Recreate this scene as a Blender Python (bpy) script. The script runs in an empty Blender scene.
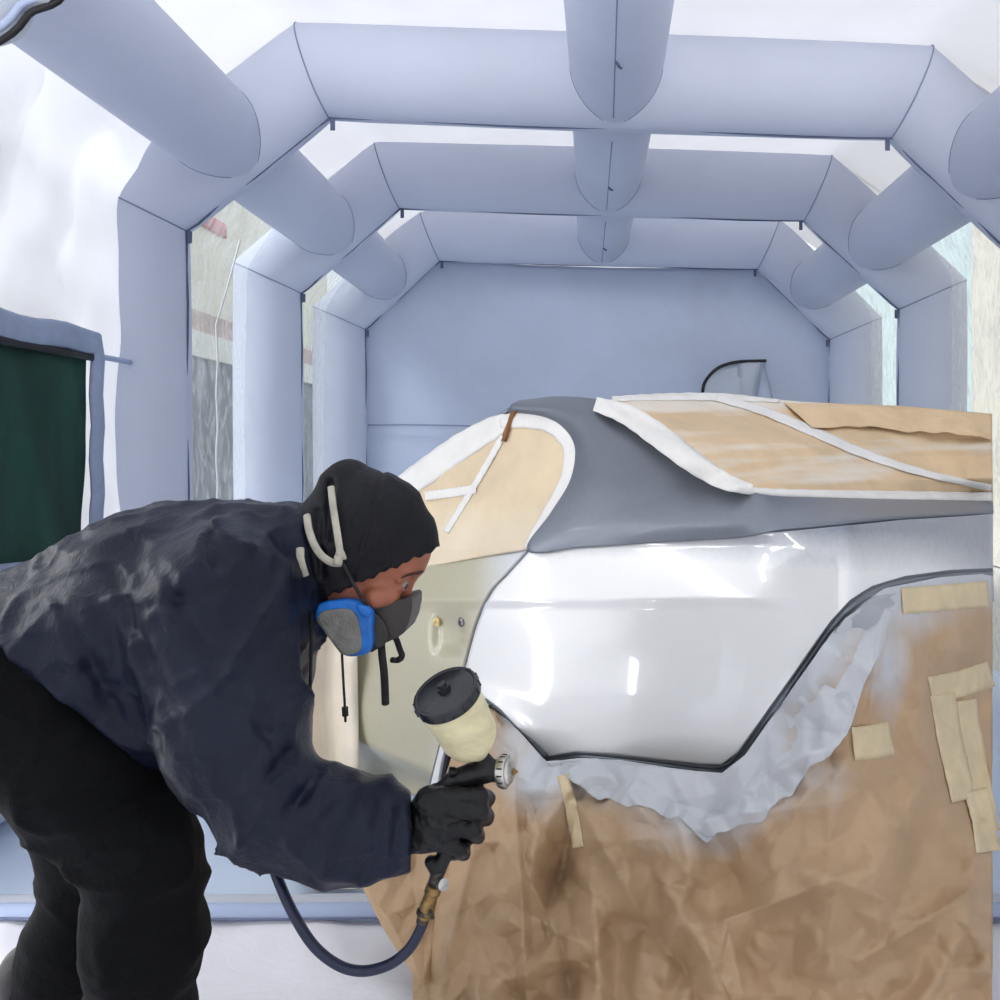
import bpy, bmesh, math, random
import numpy as np
from mathutils import Vector, Matrix
from mathutils.geometry import delaunay_2d_cdt
random.seed(7)
S = bpy.context.scene
COL = S.collection
FOC, U0, V0, EYE = 1000.0, 597.0, 452.0, 1.2

def P(u, v, d):
    """world point seen at image pixel (u, v), placed at a chosen depth d"""
    return Vector(((u-U0)/FOC*d, d, EYE+(V0-v)/FOC*d))
def PA(u, v, d):
    u, v, d = np.broadcast_arrays(np.asarray(u, float), np.asarray(v, float), np.asarray(d, float))
    return np.stack([(u-U0)/FOC*d, d, EYE+(V0-v)/FOC*d], -1)

# ------------------------------------------------------------------ camera
cam = bpy.data.cameras.new('camera'); camo = bpy.data.objects.new('camera', cam); COL.objects.link(camo)
camo.location = (0, 0, EYE); camo.rotation_euler = (math.radians(90), 0, 0)
cam.sensor_width = 36; cam.lens = 36; cam.shift_x = -0.097; cam.shift_y = -0.048; cam.clip_start = .05
S.camera = camo
S.view_settings.view_transform = 'Standard'; S.view_settings.look = 'None'; S.view_settings.gamma = 1
S.view_settings.use_curve_mapping = False; S.view_settings.exposure = 0.0

# ------------------------------------------------------------------ materials
def srgb(r, g, b):
    f = lambda c: (c/255/12.92) if c/255 <= .04045 else ((c/255+.055)/1.055)**2.4
    return (f(r), f(g), f(b), 1)
class N:
    def __init__(s, name):
        s.m = bpy.data.materials.new(name); s.m.use_nodes = True
        s.t = s.m.node_tree; s.t.nodes.clear(); s.out = s.n('ShaderNodeOutputMaterial')
    def n(s, typ, **k):
        nd = s.t.nodes.new(typ)
        for a, b in k.items():
            if a.startswith('i_'):
                key = a[2:].replace('_', ' ')
                nd.inputs[key].default_value = b
            else: setattr(nd, a, b)
        return nd
    def l(s, a, ao, b, bi): s.t.links.new(a.outputs[ao], b.inputs[bi])
    def coords(s): return s.n('ShaderNodeTexCoord'), 'Object'
    def noise(s, scale, detail=4, rough=.5, stretch=None, dist=0):
        tc = s.n('ShaderNodeTexCoord'); mp = s.n('ShaderNodeMapping')
        if stretch: mp.inputs['Scale'].default_value = stretch
        s.l(tc, 'Object', mp, 'Vector')
        nz = s.n('ShaderNodeTexNoise'); nz.inputs['Scale'].default_value = scale
        nz.inputs['Detail'].default_value = detail; nz.inputs['Roughness'].default_value = rough
        nz.inputs['Distortion'].default_value = dist
        s.l(mp, 'Vector', nz, 'Vector'); return nz
    def ramp(s, src, so, stops):
        r = s.n('ShaderNodeValToRGB'); e = r.color_ramp.elements
        while len(e) < len(stops): e.new(.5)
        for i, (p, c) in enumerate(stops): e[i].position = p; e[i].color = c
        s.l(src, so, r, 'Fac'); return r
    def bump(s, src, so, strength, dist=.01):
        b = s.n('ShaderNodeBump'); b.inputs['Strength'].default_value = strength; b.inputs['Distance'].default_value = dist
        s.l(src, so, b, 'Height'); return b

def simple(name, col, rough=.6, metal=0., spec=.5, bump=None, var=None, coat=0., stretch=None):
    """principled with noise colour variation and bump; col sRGB tuple"""
    k = N(name); p = k.n('ShaderNodeBsdfPrincipled')
    c = srgb(*col)
    p.inputs['Roughness'].default_value = rough; p.inputs['Metallic'].default_value = metal
    p.inputs['Specular IOR Level'].default_value = spec; p.inputs['Coat Weight'].default_value = coat
    p.inputs['Coat Roughness'].default_value = .08
    if var:
        nz = k.noise(var[0], 5, .6, stretch)
        c2 = srgb(*[max(0, min(255, x*(1-var[1]))) for x in col]); c3 = srgb(*[max(0, min(255, x*(1+var[1]))) for x in col])
        r = k.ramp(nz, 'Fac', [(.3, c2), (.7, c3)]); k.l(r, 'Color', p, 'Base Color')
    else: p.inputs['Base Color'].default_value = c
    if bump:
        nz = k.noise(bump[0], 6, .6, stretch, bump[2] if len(bump) > 2 else 0); b = k.bump(nz, 'Fac', bump[1]); k.l(b, 'Normal', p, 'Normal')
    k.l(p, 'BSDF', k.out, 'Surface'); return k.m

def fabric(name, col, trans=.4, bump=(3, .15), var=(2, .02), rough=.65, stretch=None, tcol=None):
    k = N(name); p = k.n('ShaderNodeBsdfPrincipled'); t = k.n('ShaderNodeBsdfTranslucent'); mx = k.n('ShaderNodeMixShader')
    p.inputs['Roughness'].default_value = rough; p.inputs['Specular IOR Level'].default_value = .25
    nz = k.noise(var[0], 5, .6, stretch)
    lo = srgb(*[x*(1-var[1]) for x in col]); hi = srgb(*[min(255, x*(1+var[1])) for x in col])
    r = k.ramp(nz, 'Fac', [(.3, lo), (.7, hi)]); k.l(r, 'Color', p, 'Base Color')
    if tcol: t.inputs['Color'].default_value = srgb(*tcol)
    else: k.l(r, 'Color', t, 'Color')
    b1 = k.noise(bump[0], 6, .6, stretch, .6); b = k.bump(b1, 'Fac', bump[1], .03)
    k.l(b, 'Normal', p, 'Normal'); k.l(b, 'Normal', t, 'Normal')
    mx.inputs['Fac'].default_value = trans
    k.l(p, 'BSDF', mx, 1); k.l(t, 'BSDF', mx, 2); k.l(mx, 'Shader', k.out, 'Surface'); return k.m

M = {}
M['tube'] = fabric('tube_fabric', (213, 218, 233), .30, (2.2, .10), (1.2, .02))
M['seam'] = simple('seam_tape', (128, 138, 165), .7)
M['strap'] = simple('strap_webbing', (88, 96, 122), .8)
M['white'] = fabric('white_fabric', (246, 247, 250), .6, (1.6, .35), (1.0, .015))
M['roof'] = fabric('roof_fabric', (246, 246, 248), .53, (1.2, .3), (.8, .015))
M['backwall'] = fabric('back_wall_fabric', (194, 203, 223), .18, (1.6, .45), (1.3, .03))
M['flap'] = fabric('door_flap_fabric', (205, 212, 224), .3, (3, .2))
M['green'] = simple('green_filter_cloth', (2, 50, 40), .8, bump=(3, .5), var=(2, .35), stretch=(1, 2, .8))
M['black'] = simple('black_zip', (12, 12, 16), .6)
M['floorblue'] = simple('floor_vinyl', (202, 216, 236), .55, bump=(5, .12), var=(2, .02))
M['floorwhite'] = fabric('white_groundsheet', (238, 237, 244), 0.05, (4, .35), (3, .02))
M['trimblue'] = simple('blue_welt', (168, 182, 212), .7, bump=(20, .2))

# ------------------------------------------------------------------ object helpers
def link(name, me, mat=None, parent=None):
    o = bpy.data.objects.new(name, me); COL.objects.link(o)
    if mat is not None: me.materials.append(mat)
    if parent is not None: o.parent = parent
    return o
def tag(o, label=None, cat=None, group=None, kind=None):
    if label: o['label'] = label
    if cat: o['category'] = cat
    if group: o['group'] = group
    if kind: o['kind'] = kind
    return o
def empty(name, loc, label, cat, group=None):
    o = bpy.data.objects.new(name, None); COL.objects.link(o); o.location = loc; o.empty_display_size = .1
    return tag(o, label, cat, group)
def mesh(name, verts, faces, mat, parent=None, smooth=True, solid=0, subsurf=0, offset=-1):
    """verts in world space; parent is translation-only"""
    me = bpy.data.meshes.new(name)
    off = parent_loc(parent)
    me.from_pydata([tuple(Vector(v)-off) for v in verts], [], [tuple(int(i) for i in f) for f in faces])
    me.validate(); me.update()
    if smooth: me.polygons.foreach_set('use_smooth', [True]*len(me.polygons))
    o = link(name, me, mat, parent)
    if subsurf:
        m = o.modifiers.new('s', 'SUBSURF'); m.levels = subsurf; m.render_levels = subsurf
    if solid:
        m = o.modifiers.new('t', 'SOLIDIFY'); m.thickness = solid; m.offset = offset
    return o
def parent_loc(p):
    v = Vector((0, 0, 0))
    while p is not None: v += p.location; p = p.parent
    return v
def grid(name, A, mat, parent=None, smooth=True, solid=0, closed=False, offset=-1):
    """A: (n, m, 3) array of points"""
    n, m = A.shape[:2]; V = A.reshape(-1, 3); F = []
    for i in range(n-1):
        for j in range(m-1 if not closed else m):
            j2 = (j+1) % m
            F.append((i*m+j, i*m+j2, (i+1)*m+j2, (i+1)*m+j))
    return mesh(name, V, F, mat, parent, smooth, solid, 0, offset)
def catmull(pts, n):
    """smooth curve through pts (k, d) resampled to n points"""
    p = np.asarray(pts, float); k = len(p)
    q = np.vstack([2*p[0]-p[1], p, 2*p[-1]-p[-2]])
    t = np.linspace(0, k-1-1e-9, n); i = t.astype(int); f = (t-i)[:, None]
    a, b, c, d = q[i], q[i+1], q[i+2], q[i+3]
    return .5*((2*b)+(c-a)*f+(2*a-5*b+4*c-d)*f**2+(3*b-a-3*c+d)*f**3)
def lin(pts, n):
    p = np.asarray(pts, float); s = np.r_[0, np.cumsum(np.linalg.norm(np.diff(p, axis=0), axis=1))]
    t = np.linspace(0, s[-1], n); return np.stack([np.interp(t, s, p[:, k]) for k in range(p.shape[1])], 1)
def sweep(path, rad, seg=12, squash=None):
    """tube verts/faces along world path; rad scalar or list; squash (axis vector, factor)"""
    p = [Vector(x) for x in path]; n = len(p)
    r = [rad]*n if np.isscalar(rad) else list(rad)
    V, F = [], []; up = None
    for i in range(n):
        t = (p[min(i+1, n-1)]-p[max(i-1, 0)]).normalized()
        if up is None:
            up = Vector((0, 0, 1)) if abs(t.z) < .9 else Vector((0, 1, 0))
        a = (up - t*up.dot(t)).normalized(); b = t.cross(a); up = a
        for k in range(seg):
            th = 2*math.pi*k/seg; w = a*math.cos(th)+b*math.sin(th)
            if squash: w = w - squash[0]*(w.dot(squash[0]))*(1-squash[1])
            V.append(p[i]+w*r[i])
    for i in range(n-1):
        for k in range(seg):
            k2 = (k+1) % seg; F.append((i*seg+k, i*seg+k2, (i+1)*seg+k2, (i+1)*seg+k))
    F.append(tuple(range(seg))[::-1]); F.append(tuple(range((n-1)*seg, n*seg)))
    return V, F
def tube(name, path, rad, mat, parent=None, seg=12, squash=None, smooth=True):
    V, F = sweep(path, rad, seg, squash); return mesh(name, V, F, mat, parent, smooth)
def lathe(name, a, axis, prof, mat, parent=None, seg=32, smooth=True):
    """prof: list of (distance along axis, radius) from point a"""
    a = Vector(a); ax = Vector(axis).normalized()
    e1 = ax.cross(Vector((0, 0, 1)) if abs(ax.z) < .9 else Vector((1, 0, 0))).normalized(); e2 = ax.cross(e1)
    V, F = [], []
    for (h, r) in prof:
        for k in range(seg):
            th = 2*math.pi*k/seg; V.append(a+ax*h+(e1*math.cos(th)+e2*math.sin(th))*r)
    n = len(prof)
    for i in range(n-1):
        for k in range(seg):
            k2 = (k+1) % seg; F.append((i*seg+k, i*seg+k2, (i+1)*seg+k2, (i+1)*seg+k))
    F.append(tuple(range(seg))[::-1]); F.append(tuple(range((n-1)*seg, n*seg)))
    o = mesh(name, V, F, mat, parent, smooth)
    return o
def sharp(o, ang=35):
    me = o.data; me.update()
    try: me.set_sharp_from_angle(angle=math.radians(ang))
    except Exception: pass
    return o
def boxm(name, c, ax, size, mat, parent=None, bevel=.002):
    """oriented box; ax = 3 unit vectors"""
    V = []
    for i in (-1, 1):
        for j in (-1, 1):
            for k in (-1, 1):
                V.append(Vector(c)+Vector(ax[0])*i*size[0]/2+Vector(ax[1])*j*size[1]/2+Vector(ax[2])*k*size[2]/2)
    F = [(0, 1, 3, 2), (4, 6, 7, 5), (0, 4, 5, 1), (2, 3, 7, 6), (0, 2, 6, 4), (1, 5, 7, 3)]
    o = mesh(name, V, F, mat, parent, False)
    if bevel:
        b = o.modifiers.new('b', 'BEVEL'); b.width = bevel; b.segments = 2
    return o
XYZ = (Vector((1, 0, 0)), Vector((0, 1, 0)), Vector((0, 0, 1)))

# value noise, vectorised (smooth), for cloth and paper
class VN:
    def __init__(s, seed, n=64):
        s.n = n; s.g = np.random.RandomState(seed).rand(n, n, n).astype(np.float32)*2-1
    def __call__(s, x, y, z):
        n = s.n; xi, yi, zi = np.floor(x).astype(int), np.floor(y).astype(int), np.floor(z).astype(int)
        fx, fy, fz = x-xi, y-yi, z-zi
        fx = fx*fx*(3-2*fx); fy = fy*fy*(3-2*fy); fz = fz*fz*(3-2*fz)
        g = s.g; a = lambda i, j, k: g[(xi+i) % n, (yi+j) % n, (zi+k) % n]
        l = lambda p, q, f: p+(q-p)*f
        return l(l(l(a(0,0,0), a(1,0,0), fx), l(a(0,1,0), a(1,1,0), fx), fy),
                 l(l(a(0,0,1), a(1,0,1), fx), l(a(0,1,1), a(1,1,1), fx), fy), fz)
vn = VN(3)
def fbm(x, y, z, o=4):
    s, a = 0, 1.
    for i in range(o): s = s+a*vn(x*2**i+i*7.3, y*2**i+3.1*i, z*2**i); a *= .5
    return s
# ================================================================== the inflatable booth
R = .213
Z = [None, 4.554, 6.31, 8.09]
INNER = {1: [(188, 232), (330, 120), (890, 140), (1008, 252)],
         2: [(302, 294), (400, 210), (803, 222), (898, 310)],
         3: [(366, 330), (440, 262), (757, 270), (829, 340)]}
def arch_center(k):
    z = Z[k]; pts = [P(u, v, z) for u, v in INNER[k]]
    pts = [Vector((p.x, z, p.z)) for p in pts]
    pts = [Vector((pts[0].x+.01, z, 0.0))] + pts + [Vector((pts[-1].x-.01, z, 0.0))]
    out = []
    for i, p in enumerate(pts):
        dirs = []
        if i > 0: dirs.append((p-pts[i-1]).normalized())
        if i < len(pts)-1: dirs.append((pts[i+1]-p).normalized())
        ns = [Vector((-d.z, 0, d.x)) for d in dirs]           # outward (left of travel, path runs left->right)
        m = sum(ns, Vector()).normalized()
        out.append(p+m*R/m.dot(ns[0]))
    return out, pts
CEN, INN = {}, {}
for k in (1, 2, 3): CEN[k], INN[k] = arch_center(k)

def section(name, a, b, na, nb, mat, parent, seg=40):
    """tube section from a to b, ends cut on planes with normals na, nb; cloth swells a touch between the seams"""
    d = (b-a).normalized(); n = Vector((-d.z, 0, d.x)); y = Vector((0, 1, 0)); L = (b-a).length
    rows = 15; A = np.zeros((rows, seg, 3))
    for k in range(seg):
        th = 2*math.pi*k/seg; off = n*math.cos(th)+y*math.sin(th)
        for i in range(rows):
            t = i/(rows-1); rr = R*(1-.03*(1-math.sin(math.pi*min(1, max(0, t)))**.35) + .006*math.sin(9*t+k*.6+a.x))
            o = off*rr
            s0 = -o.dot(na)/d.dot(na); s1 = -o.dot(nb)/d.dot(nb)
            p = a+o+d*(s0+(L+s1-s0)*t); A[i, k] = p
    return grid(name, A, mat, parent, closed=True)
def ring(name, a, na, d, parent, rr=R):
    n = Vector((-d.z, 0, d.x)); y = Vector((0, 1, 0)); pts = []
    for k in range(49):
        th = 2*math.pi*k/48; o = (n*math.cos(th)+y*math.sin(th))*rr*.975
        pts.append(a+o-d*(o.dot(na)/d.dot(na)))
    return tube(name, pts, .0035, M['seam'], parent, 6)
LAB = {1: 'nearest pale blue inflatable arch, the largest one spanning overhead in front',
       2: 'middle pale blue inflatable arch between the nearest arch and the far arch',
       3: 'farthest, smallest pale blue inflatable arch framing the back wall'}
for k in (1, 2, 3):
    root = empty('inflatable_arch', (CEN[k][2].x*.5+CEN[k][3].x*.5, Z[k], 0), LAB[k], 'inflatable arch', 'inflatable arches of the booth')
    c = CEN[k]; nm = ['leg', 'slanted_section', 'crossbeam', 'slanted_section', 'leg']
    D = [(c[i+1]-c[i]).normalized() for i in range(5)]
    PN = [Vector((0, 0, 1))]+[(D[i]+D[i+1]).normalized() for i in range(4)]+[Vector((0, 0, 1))]
    for i in range(5):
        section(nm[i], c[i], c[i+1], PN[i], PN[i+1], M['tube'], root)
    for i in range(1, 5): ring('seam', c[i], PN[i], D[i], root)
    # welt along the inner edge, and along the outer face where the walls are zipped on
    inn = [c[i]+(INN[k][i]-c[i])*.985 for i in range(6)]
    w = []
    for a, b in zip(inn[:-1], inn[1:]):
        for t in np.linspace(0, 1, 14)[:-1]:
            q = a.lerp(b, t); w.append(q+Vector((0, -.01, 0))+Vector((.006*math.sin(t*17+a.z*3), 0, .006*math.sin(t*13+a.x*5))))
    tube('inner_seam', w, .005, M['strap'], root, 6)
    for i in (1, 2, 3, 4):
        q = INN[k][i]; dx = D[i] if i < 3 else -D[i-1]
        t = boxm('strap_tab', q+Vector((.02 if i < 3 else -.02, -.03, -.03)), XYZ, (.022, .006, .055), M['strap'], root, .002)

def saddle_tube(name, A, B, ax_a, ax_b, label, parent_none=None, capA=False):
    """long tube between two arches, its ends cut to sit against the arch tubes"""
    r = .205; d = (B-A).normalized(); seg = 40; rows = 18
    n1 = Vector((1, 0, 0)); n1 = (n1-d*n1.dot(d)).normalized(); n2 = d.cross(n1)
    root = empty(name, (A+B)/2, label, 'inflatable tube', 'long inflatable tubes between the arches')
    L = (B-A).length; G = np.zeros((rows, seg, 3)); re = R*.985
    for k in range(seg):
        th = 2*math.pi*k/seg; o = n1*math.cos(th)+n2*math.sin(th)
        ends = []
        for (ax, sgn) in ((ax_a, 1), (ax_b, -1)):
            if ax is None: ends.append(0); continue
            t = (o*r - ax*(o*r).dot(ax)); t = math.hypot(t.x, t.z)
            ends.append(sgn*(math.sqrt(max(0, re*re-t*t))+.004))
        for i in range(rows):
            f = i/(rows-1); s = ends[0]+(L+ends[1]-ends[0])*f
            rr = r*(1-.02*(1-math.sin(math.pi*f)**.3)); G[i, k] = A+d*s+o*rr
    grid('tube_skin', G, M['tube'], root, closed=True)
    tube('end_seam', [Vector(G[-1, k % seg])-d*.004 for k in range(seg+1)], .0035, M['seam'], root, 6)
    if ax_a is not None: tube('end_seam', [Vector(G[0, k % seg])+d*.004 for k in range(seg+1)], .0035, M['seam'], root, 6)
    return root, G, d, r
def mid(k, i, f=.5): return CEN[k][i].lerp(CEN[k][i+1], f)
def axis(k, i): return (CEN[k][i+1]-CEN[k][i]).normalized()
NAMES = ['left', 'centre', 'right']
def tpos(k, which):
    if which == 0: return mid(k, 1), axis(k, 1)
    if which == 2: return mid(k, 3), axis(k, 3)
    a, b = CEN[k][2], CEN[k][3]; x = {1: .085, 2: .07, 3: .05}[k]
    return a.lerp(b, (x-a.x)/(b.x-a.x)), axis(k, 2)
TL = {(0, 0): 'huge pale blue tube at upper left running from the foreground to the nearest arch',
      (0, 1): 'pale blue tube overhead at top centre meeting the nearest arch beam',
      (0, 2): 'pale blue tube at the right edge of the picture meeting the nearest arch',
      (1, 0): 'left slanting tube joining the nearest and middle arches',
      (1, 1): 'short centre ridge tube joining the nearest and middle arch beams',
      (1, 2): 'right slanting tube joining the nearest and middle arches',
      (2, 0): 'small left tube joining the middle and farthest arches',
      (2, 1): 'smallest centre ridge tube joining the middle and farthest arch beams',
      (2, 2): 'small right tube joining the middle and farthest arches'}
for b in (0, 1, 2):
    for w in (0, 1, 2):
        B, axb = tpos(b+1, w)
        if b == 0:
            A, axa = Vector((B.x+(0.0 if w != 1 else -.01), 2.6, B.z+.01)), None
        else: A, axa = tpos(b, w)
        root, G, d, r = saddle_tube('inflatable_tube', A, B, axa, axb, TL[(b, w)])
        if w == 1:   # seam and valve along the underside of the ridge tube
            pts = [A.lerp(B, t)+Vector((-.012, 0, -r*.985)) for t in np.linspace(.12 if b else .02, .93, 12)]
            tube('under_seam', pts, .0035, M['seam'], root, 6)
            q = A.lerp(B, .62)+Vector((.0, 0, -r*1.01))
            tube('valve_tag', [q+Vector((-.01, -.03, 0)), q+Vector((.004, .0, -.008)), q+Vector((.012, .04, .002))], .005, M['strap'], root, 6)
# ground tube lying along the left wall
gt = empty('ground_tube', (-1.985, 3.2, 0), 'pale blue ground tube lying on the floor along the left wall', 'inflatable tube')
rows = []
for i, y in enumerate(np.linspace(1.9, 4.33, 14)):
    rr = .212*(1 if 0 < i < 13 else .96); rows.append([(-1.985+rr*math.cos(t), y, .212+rr*math.sin(t)) for t in np.linspace(0, 2*math.pi, 33)[:-1]])
V, F = sweep([(-1.985, y, .213) for y in np.linspace(1.9, 4.32, 12)], .212, 32)
mesh('tube_skin', V, F, M['tube'], gt)
tube('seam', [(-1.985+.2*math.cos(-.62), y, .213+.2*math.sin(-.62)) for y in np.linspace(1.9, 4.3, 8)], .008, M['seam'], gt, 6)

# ---- sheets: walls and roof
XW = 2.145
def sheet_profile(n=60):
    pts = [(-XW, 0), (-XW, 2.32), (-1.373, 3.127), (1.477, 3.05), (2.16, 2.28), (2.15, 0)]
    return lin(pts, n)
def strip(name, poly, y0, y1, mat, amp=.02, ny=40, n=40, seed=0, hang=1.):
    pr = lin(poly, n); ys = np.linspace(y0, y1, ny); A = np.zeros((ny, n, 3)); tg = np.gradient(pr, axis=0)
    nrm = np.stack([-tg[:, 1], tg[:, 0]], 1); nrm /= np.linalg.norm(nrm, axis=1)[:, None]
    s = np.r_[0, np.cumsum(np.linalg.norm(np.diff(pr, axis=0), axis=1))]
    Y, Sg = np.meshgrid(ys, s, indexing='ij')
    h = fbm(Y*1.1+seed, Sg*.8, Y*0+seed, 3)*amp + np.abs(fbm(Y*1.6+Sg*.9+seed, Sg*1.2-Y*.6, Y*0+2*seed, 3))*amp*1.6*hang
    e = np.clip(np.minimum((ys-y0), (y1-ys))/.35, 0, 1)[:, None]; h = h*e + .0
    for j in range(n):
        A[:, j, 0] = pr[j, 0]+nrm[j, 0]*h[:, j]; A[:, j, 1] = ys; A[:, j, 2] = pr[j, 1]+nrm[j, 1]*h[:, j]
    return grid(name, A, mat, solid=.002)
LW = [(-2.055, 0), (-2.055, 2.30), (-1.85, 2.78)]
ROOF = [(-1.90, 2.79), (-1.373, 3.127), (.05, 3.10), (1.477, 3.05), (1.93, 2.80), (2.2, 2.285)]
RW = [(2.16, 2.28), (2.15, 0)]
tag(strip('wall_left', LW, -1.2, Z[1]-.06, M['white'], .03, 130, 70, 1.7, 2.6), kind='structure')
tag(strip('ceiling', ROOF, -1.2, Z[1]+.15, M['roof'], .012, 60, 60, 4.1), kind='structure')
tag(strip('wall_right', RW, -1.2, Z[1]-.02, M['white'], .02, 30, 40, 6.1), kind='structure')
for b in (1, 2):
    top = [(-1.88, 2.80), (-1.373, 3.127), (.05, 3.10), (1.477, 3.05), (1.99, 2.70)]
    tag(strip('ceiling', top, Z[b]+.0, Z[b+1], M['roof'], .012, 40, 60, 8.3+b), kind='structure')
# clear film bays
k = N('clear_film')
tr = k.n('ShaderNodeBsdfTransparent'); gl = k.n('ShaderNodeBsdfGlossy'); df = k.n('ShaderNodeBsdfDiffuse'); tl = k.n('ShaderNodeBsdfTranslucent')
gl.inputs['Roughness'].default_value = .12
tr.inputs['Color'].default_value = (.93, .95, .96, 1)
df.inputs['Color'].default_value = (.85, .88, .92, 1); tl.inputs['Color'].default_value = (.8, .84, .9, 1)
nz = k.noise(9, 8, .65, (1, 1.6, .7), 1.2); bp = k.bump(nz, 'Fac', .8, .02)
for q in (gl, df, tl): k.l(bp, 'Normal', q, 'Normal')
ad = k.n('ShaderNodeMixShader'); ad.inputs['Fac'].default_value = .5; k.l(df, 'BSDF', ad, 1); k.l(tl, 'BSDF', ad, 2)
hz = k.ramp(nz, 'Fac', [(.45, (.06, .06, .06, 1)), (.72, (.34, .34, .34, 1))])
m1 = k.n('ShaderNodeMixShader'); k.l(hz, 'Color', m1, 'Fac'); k.l(tr, 'BSDF', m1, 1); k.l(ad, 'Shader', m1, 2)
m2 = k.n('ShaderNodeMixShader'); m2.inputs['Fac'].default_value = .07; k.l(m1, 'Shader', m2, 1); k.l(gl, 'BSDF', m2, 2)
k.l(m2, 'Shader', k.out, 'Surface'); M['film'] = k.m
n = 1
for b in (1, 2):
    L = [(-XW, 0.0), (-XW, 2.32), (-1.88, 2.80)]
    r = [(1.99, 2.70), (2.16, 2.28), (2.15, 0.0)]
    n += 1; wl = tag(strip('window_%d' % n, L, Z[b]+.01, Z[b+1]-.01, M['film'], .012, 30, 50, 11+b), kind='structure')
    n += 1; tag(strip('window_%d' % n, r, Z[b]+.01, Z[b+1]-.01, M['film'], .012, 30, 50, 21+b), kind='structure')
    M.setdefault('cord', simple('white_cord', (225, 225, 225), .7))
# cord hanging inside the left film
cd = [P(242, 232, 5.35)]+[P(217+1.2*math.sin(i*1.3), 325+i*17, 5.35) for i in range(11)]
tag(tube('cord', [P(240, 240, 5.3), P(228, 285, 5.3), P(216, 325, 5.3)]+[P(217+.8*math.sin(i*1.7), 345+i*17, 5.3) for i in range(12)], .005, M['cord'], None, 6),
    'thin white cord hanging in front of the clear left film between the arches', 'cord')
# back wall: hangs inside the far arch
zb = Z[3]-.02
poly = [(INN[3][i].x, INN[3][i].z) for i in range(6)]
nx, nzv = 110, 80; A = np.zeros((nzv, nx, 3))
def halfw(z, side):
    p = poly[:3] if side < 0 else poly[3:][::-1]
    return np.interp(z, [q[1] for q in p], [q[0] for q in p])
tl_, tr_ = poly[2], poly[3]
for i, f in enumerate(np.linspace(0, 1, nzv)):
    for j, g in enumerate(np.linspace(0, 1, nx)):
        zt = tl_[1]*(1-g)+tr_[1]*g - .05*math.sin(math.pi*g)*.6
        z = f*zt
        x0, x1 = halfw(z, -1)-.03, halfw(z, 1)+.03; x = x0+(x1-x0)*g
        e = min(1, min(g, 1-g)*9)*min(1, (1-f)*9)
        h = .05*e*float(fbm(np.array(x*1.1), np.array(z*1.0), np.array(1.), 3)) + .03*abs(float(fbm(np.array((x+z)*2.0), np.array((z-x)*.7), np.array(5.), 3)))
        A[i, j] = (x, zb+.06+h*.6, z+.03*(f))
bw = tag(grid('wall_back', A, M['backwall'], solid=.002), kind='structure')
# horizontal welt across the back wall
zz = 1.2+(452-426)/1000*8.1
tag(tube('trim_1', [(x, zb-.0, zz+.01*math.sin(x*3)) for x in np.linspace(-1.85, 1.8, 24)], .006, M['seam'], None, 6), kind='structure')
# arched zip door with its flap hanging open a little
pts = [(703, 410), (703, 388), (709, 376), (720, 367), (738, 362), (766, 361)]
fl = [P(u, v, 7.99) for u, v in catmull(pts, 26)]
inner = [P(766-(766-u)*.97 - (6 if i > 20 else 0), v+1.5, 7.985) for i, (u, v) in enumerate(catmull(pts, 26))]
base = [P(704+(752-704)*i/25, 412, 7.99) for i in range(26)]
G = np.array([[np.array(inner[i].lerp(base[i], t)) + np.array([0, -.02*math.sin(t*5+i*.3), 0]) for i in range(26)] for t in np.linspace(0, 1, 12)])
dr = grid('door_1', G, M['flap'], solid=.002); tag(dr, kind='structure')
tube('zip', [p-Vector((0, .012, 0)) for p in fl], .013, M['black'], dr, 8)
V = [P(764, 362, 7.98), P(755, 412, 7.98), P(776, 412, 7.92), P(768, 380, 7.94)]
mesh('turned_edge', V, [(0, 1, 2, 3)], M['backwall'], dr, solid=.003)

# left wall window: dark green filter cloth in a padded blue-grey frame
def wl(y, z, out=0): return Vector((-2.035+out, y, z))
w1 = bpy.data.objects.new('window_1', None); COL.objects.link(w1); w1.location = wl(3.6, 1.2); tag(w1, kind='structure')
y0, y1, z0, z1 = 2.6, 3.93, .81, 1.60
n, m = 50, 40; A = np.zeros((n, m, 3))
for i, y in enumerate(np.linspace(y0, y1, n)):
    for j, z in enumerate(np.linspace(z0, z1, m)):
        h = .016*float(fbm(np.array(y*4+z*1.5), np.array(z*1.3), np.array(2.), 3))
        A[i, j] = wl(y, z, .018+h)
grid('filter_cloth', A, M['green'], w1)
fr = [(y0-.04, z1+.03), (y1+.04, z1+.03), (y1+.04, z0-.04), (y0-.04, z0-.04), (y0-.04, z1+.03)]
M['frame'] = simple('blue_grey_frame', (150, 163, 190), .7, bump=(18, .4), var=(6, .06))
pf = []
for a, b in zip(fr[:-1], fr[1:]):
    for t in np.linspace(0, 1, 14)[:-1]:
        y, z = a[0]+(b[0]-a[0])*t, a[1]+(b[1]-a[1])*t
        pf.append(wl(y+.008*math.sin(t*21), z+.008*math.sin(t*17), .05))
V, F = sweep(pf+[pf[0]], .05, 10, (Vector((1, 0, 0)), .3)); mesh('window_frame', V, F, M['frame'], w1)
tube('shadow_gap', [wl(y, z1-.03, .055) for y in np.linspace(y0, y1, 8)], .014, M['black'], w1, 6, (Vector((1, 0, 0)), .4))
tag(tube('trim_2', [(-2.03, y, 1.59) for y in np.linspace(3.97, Z[1]-.15, 6)], .012, M['trimblue'], None, 8), kind='structure')
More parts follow.
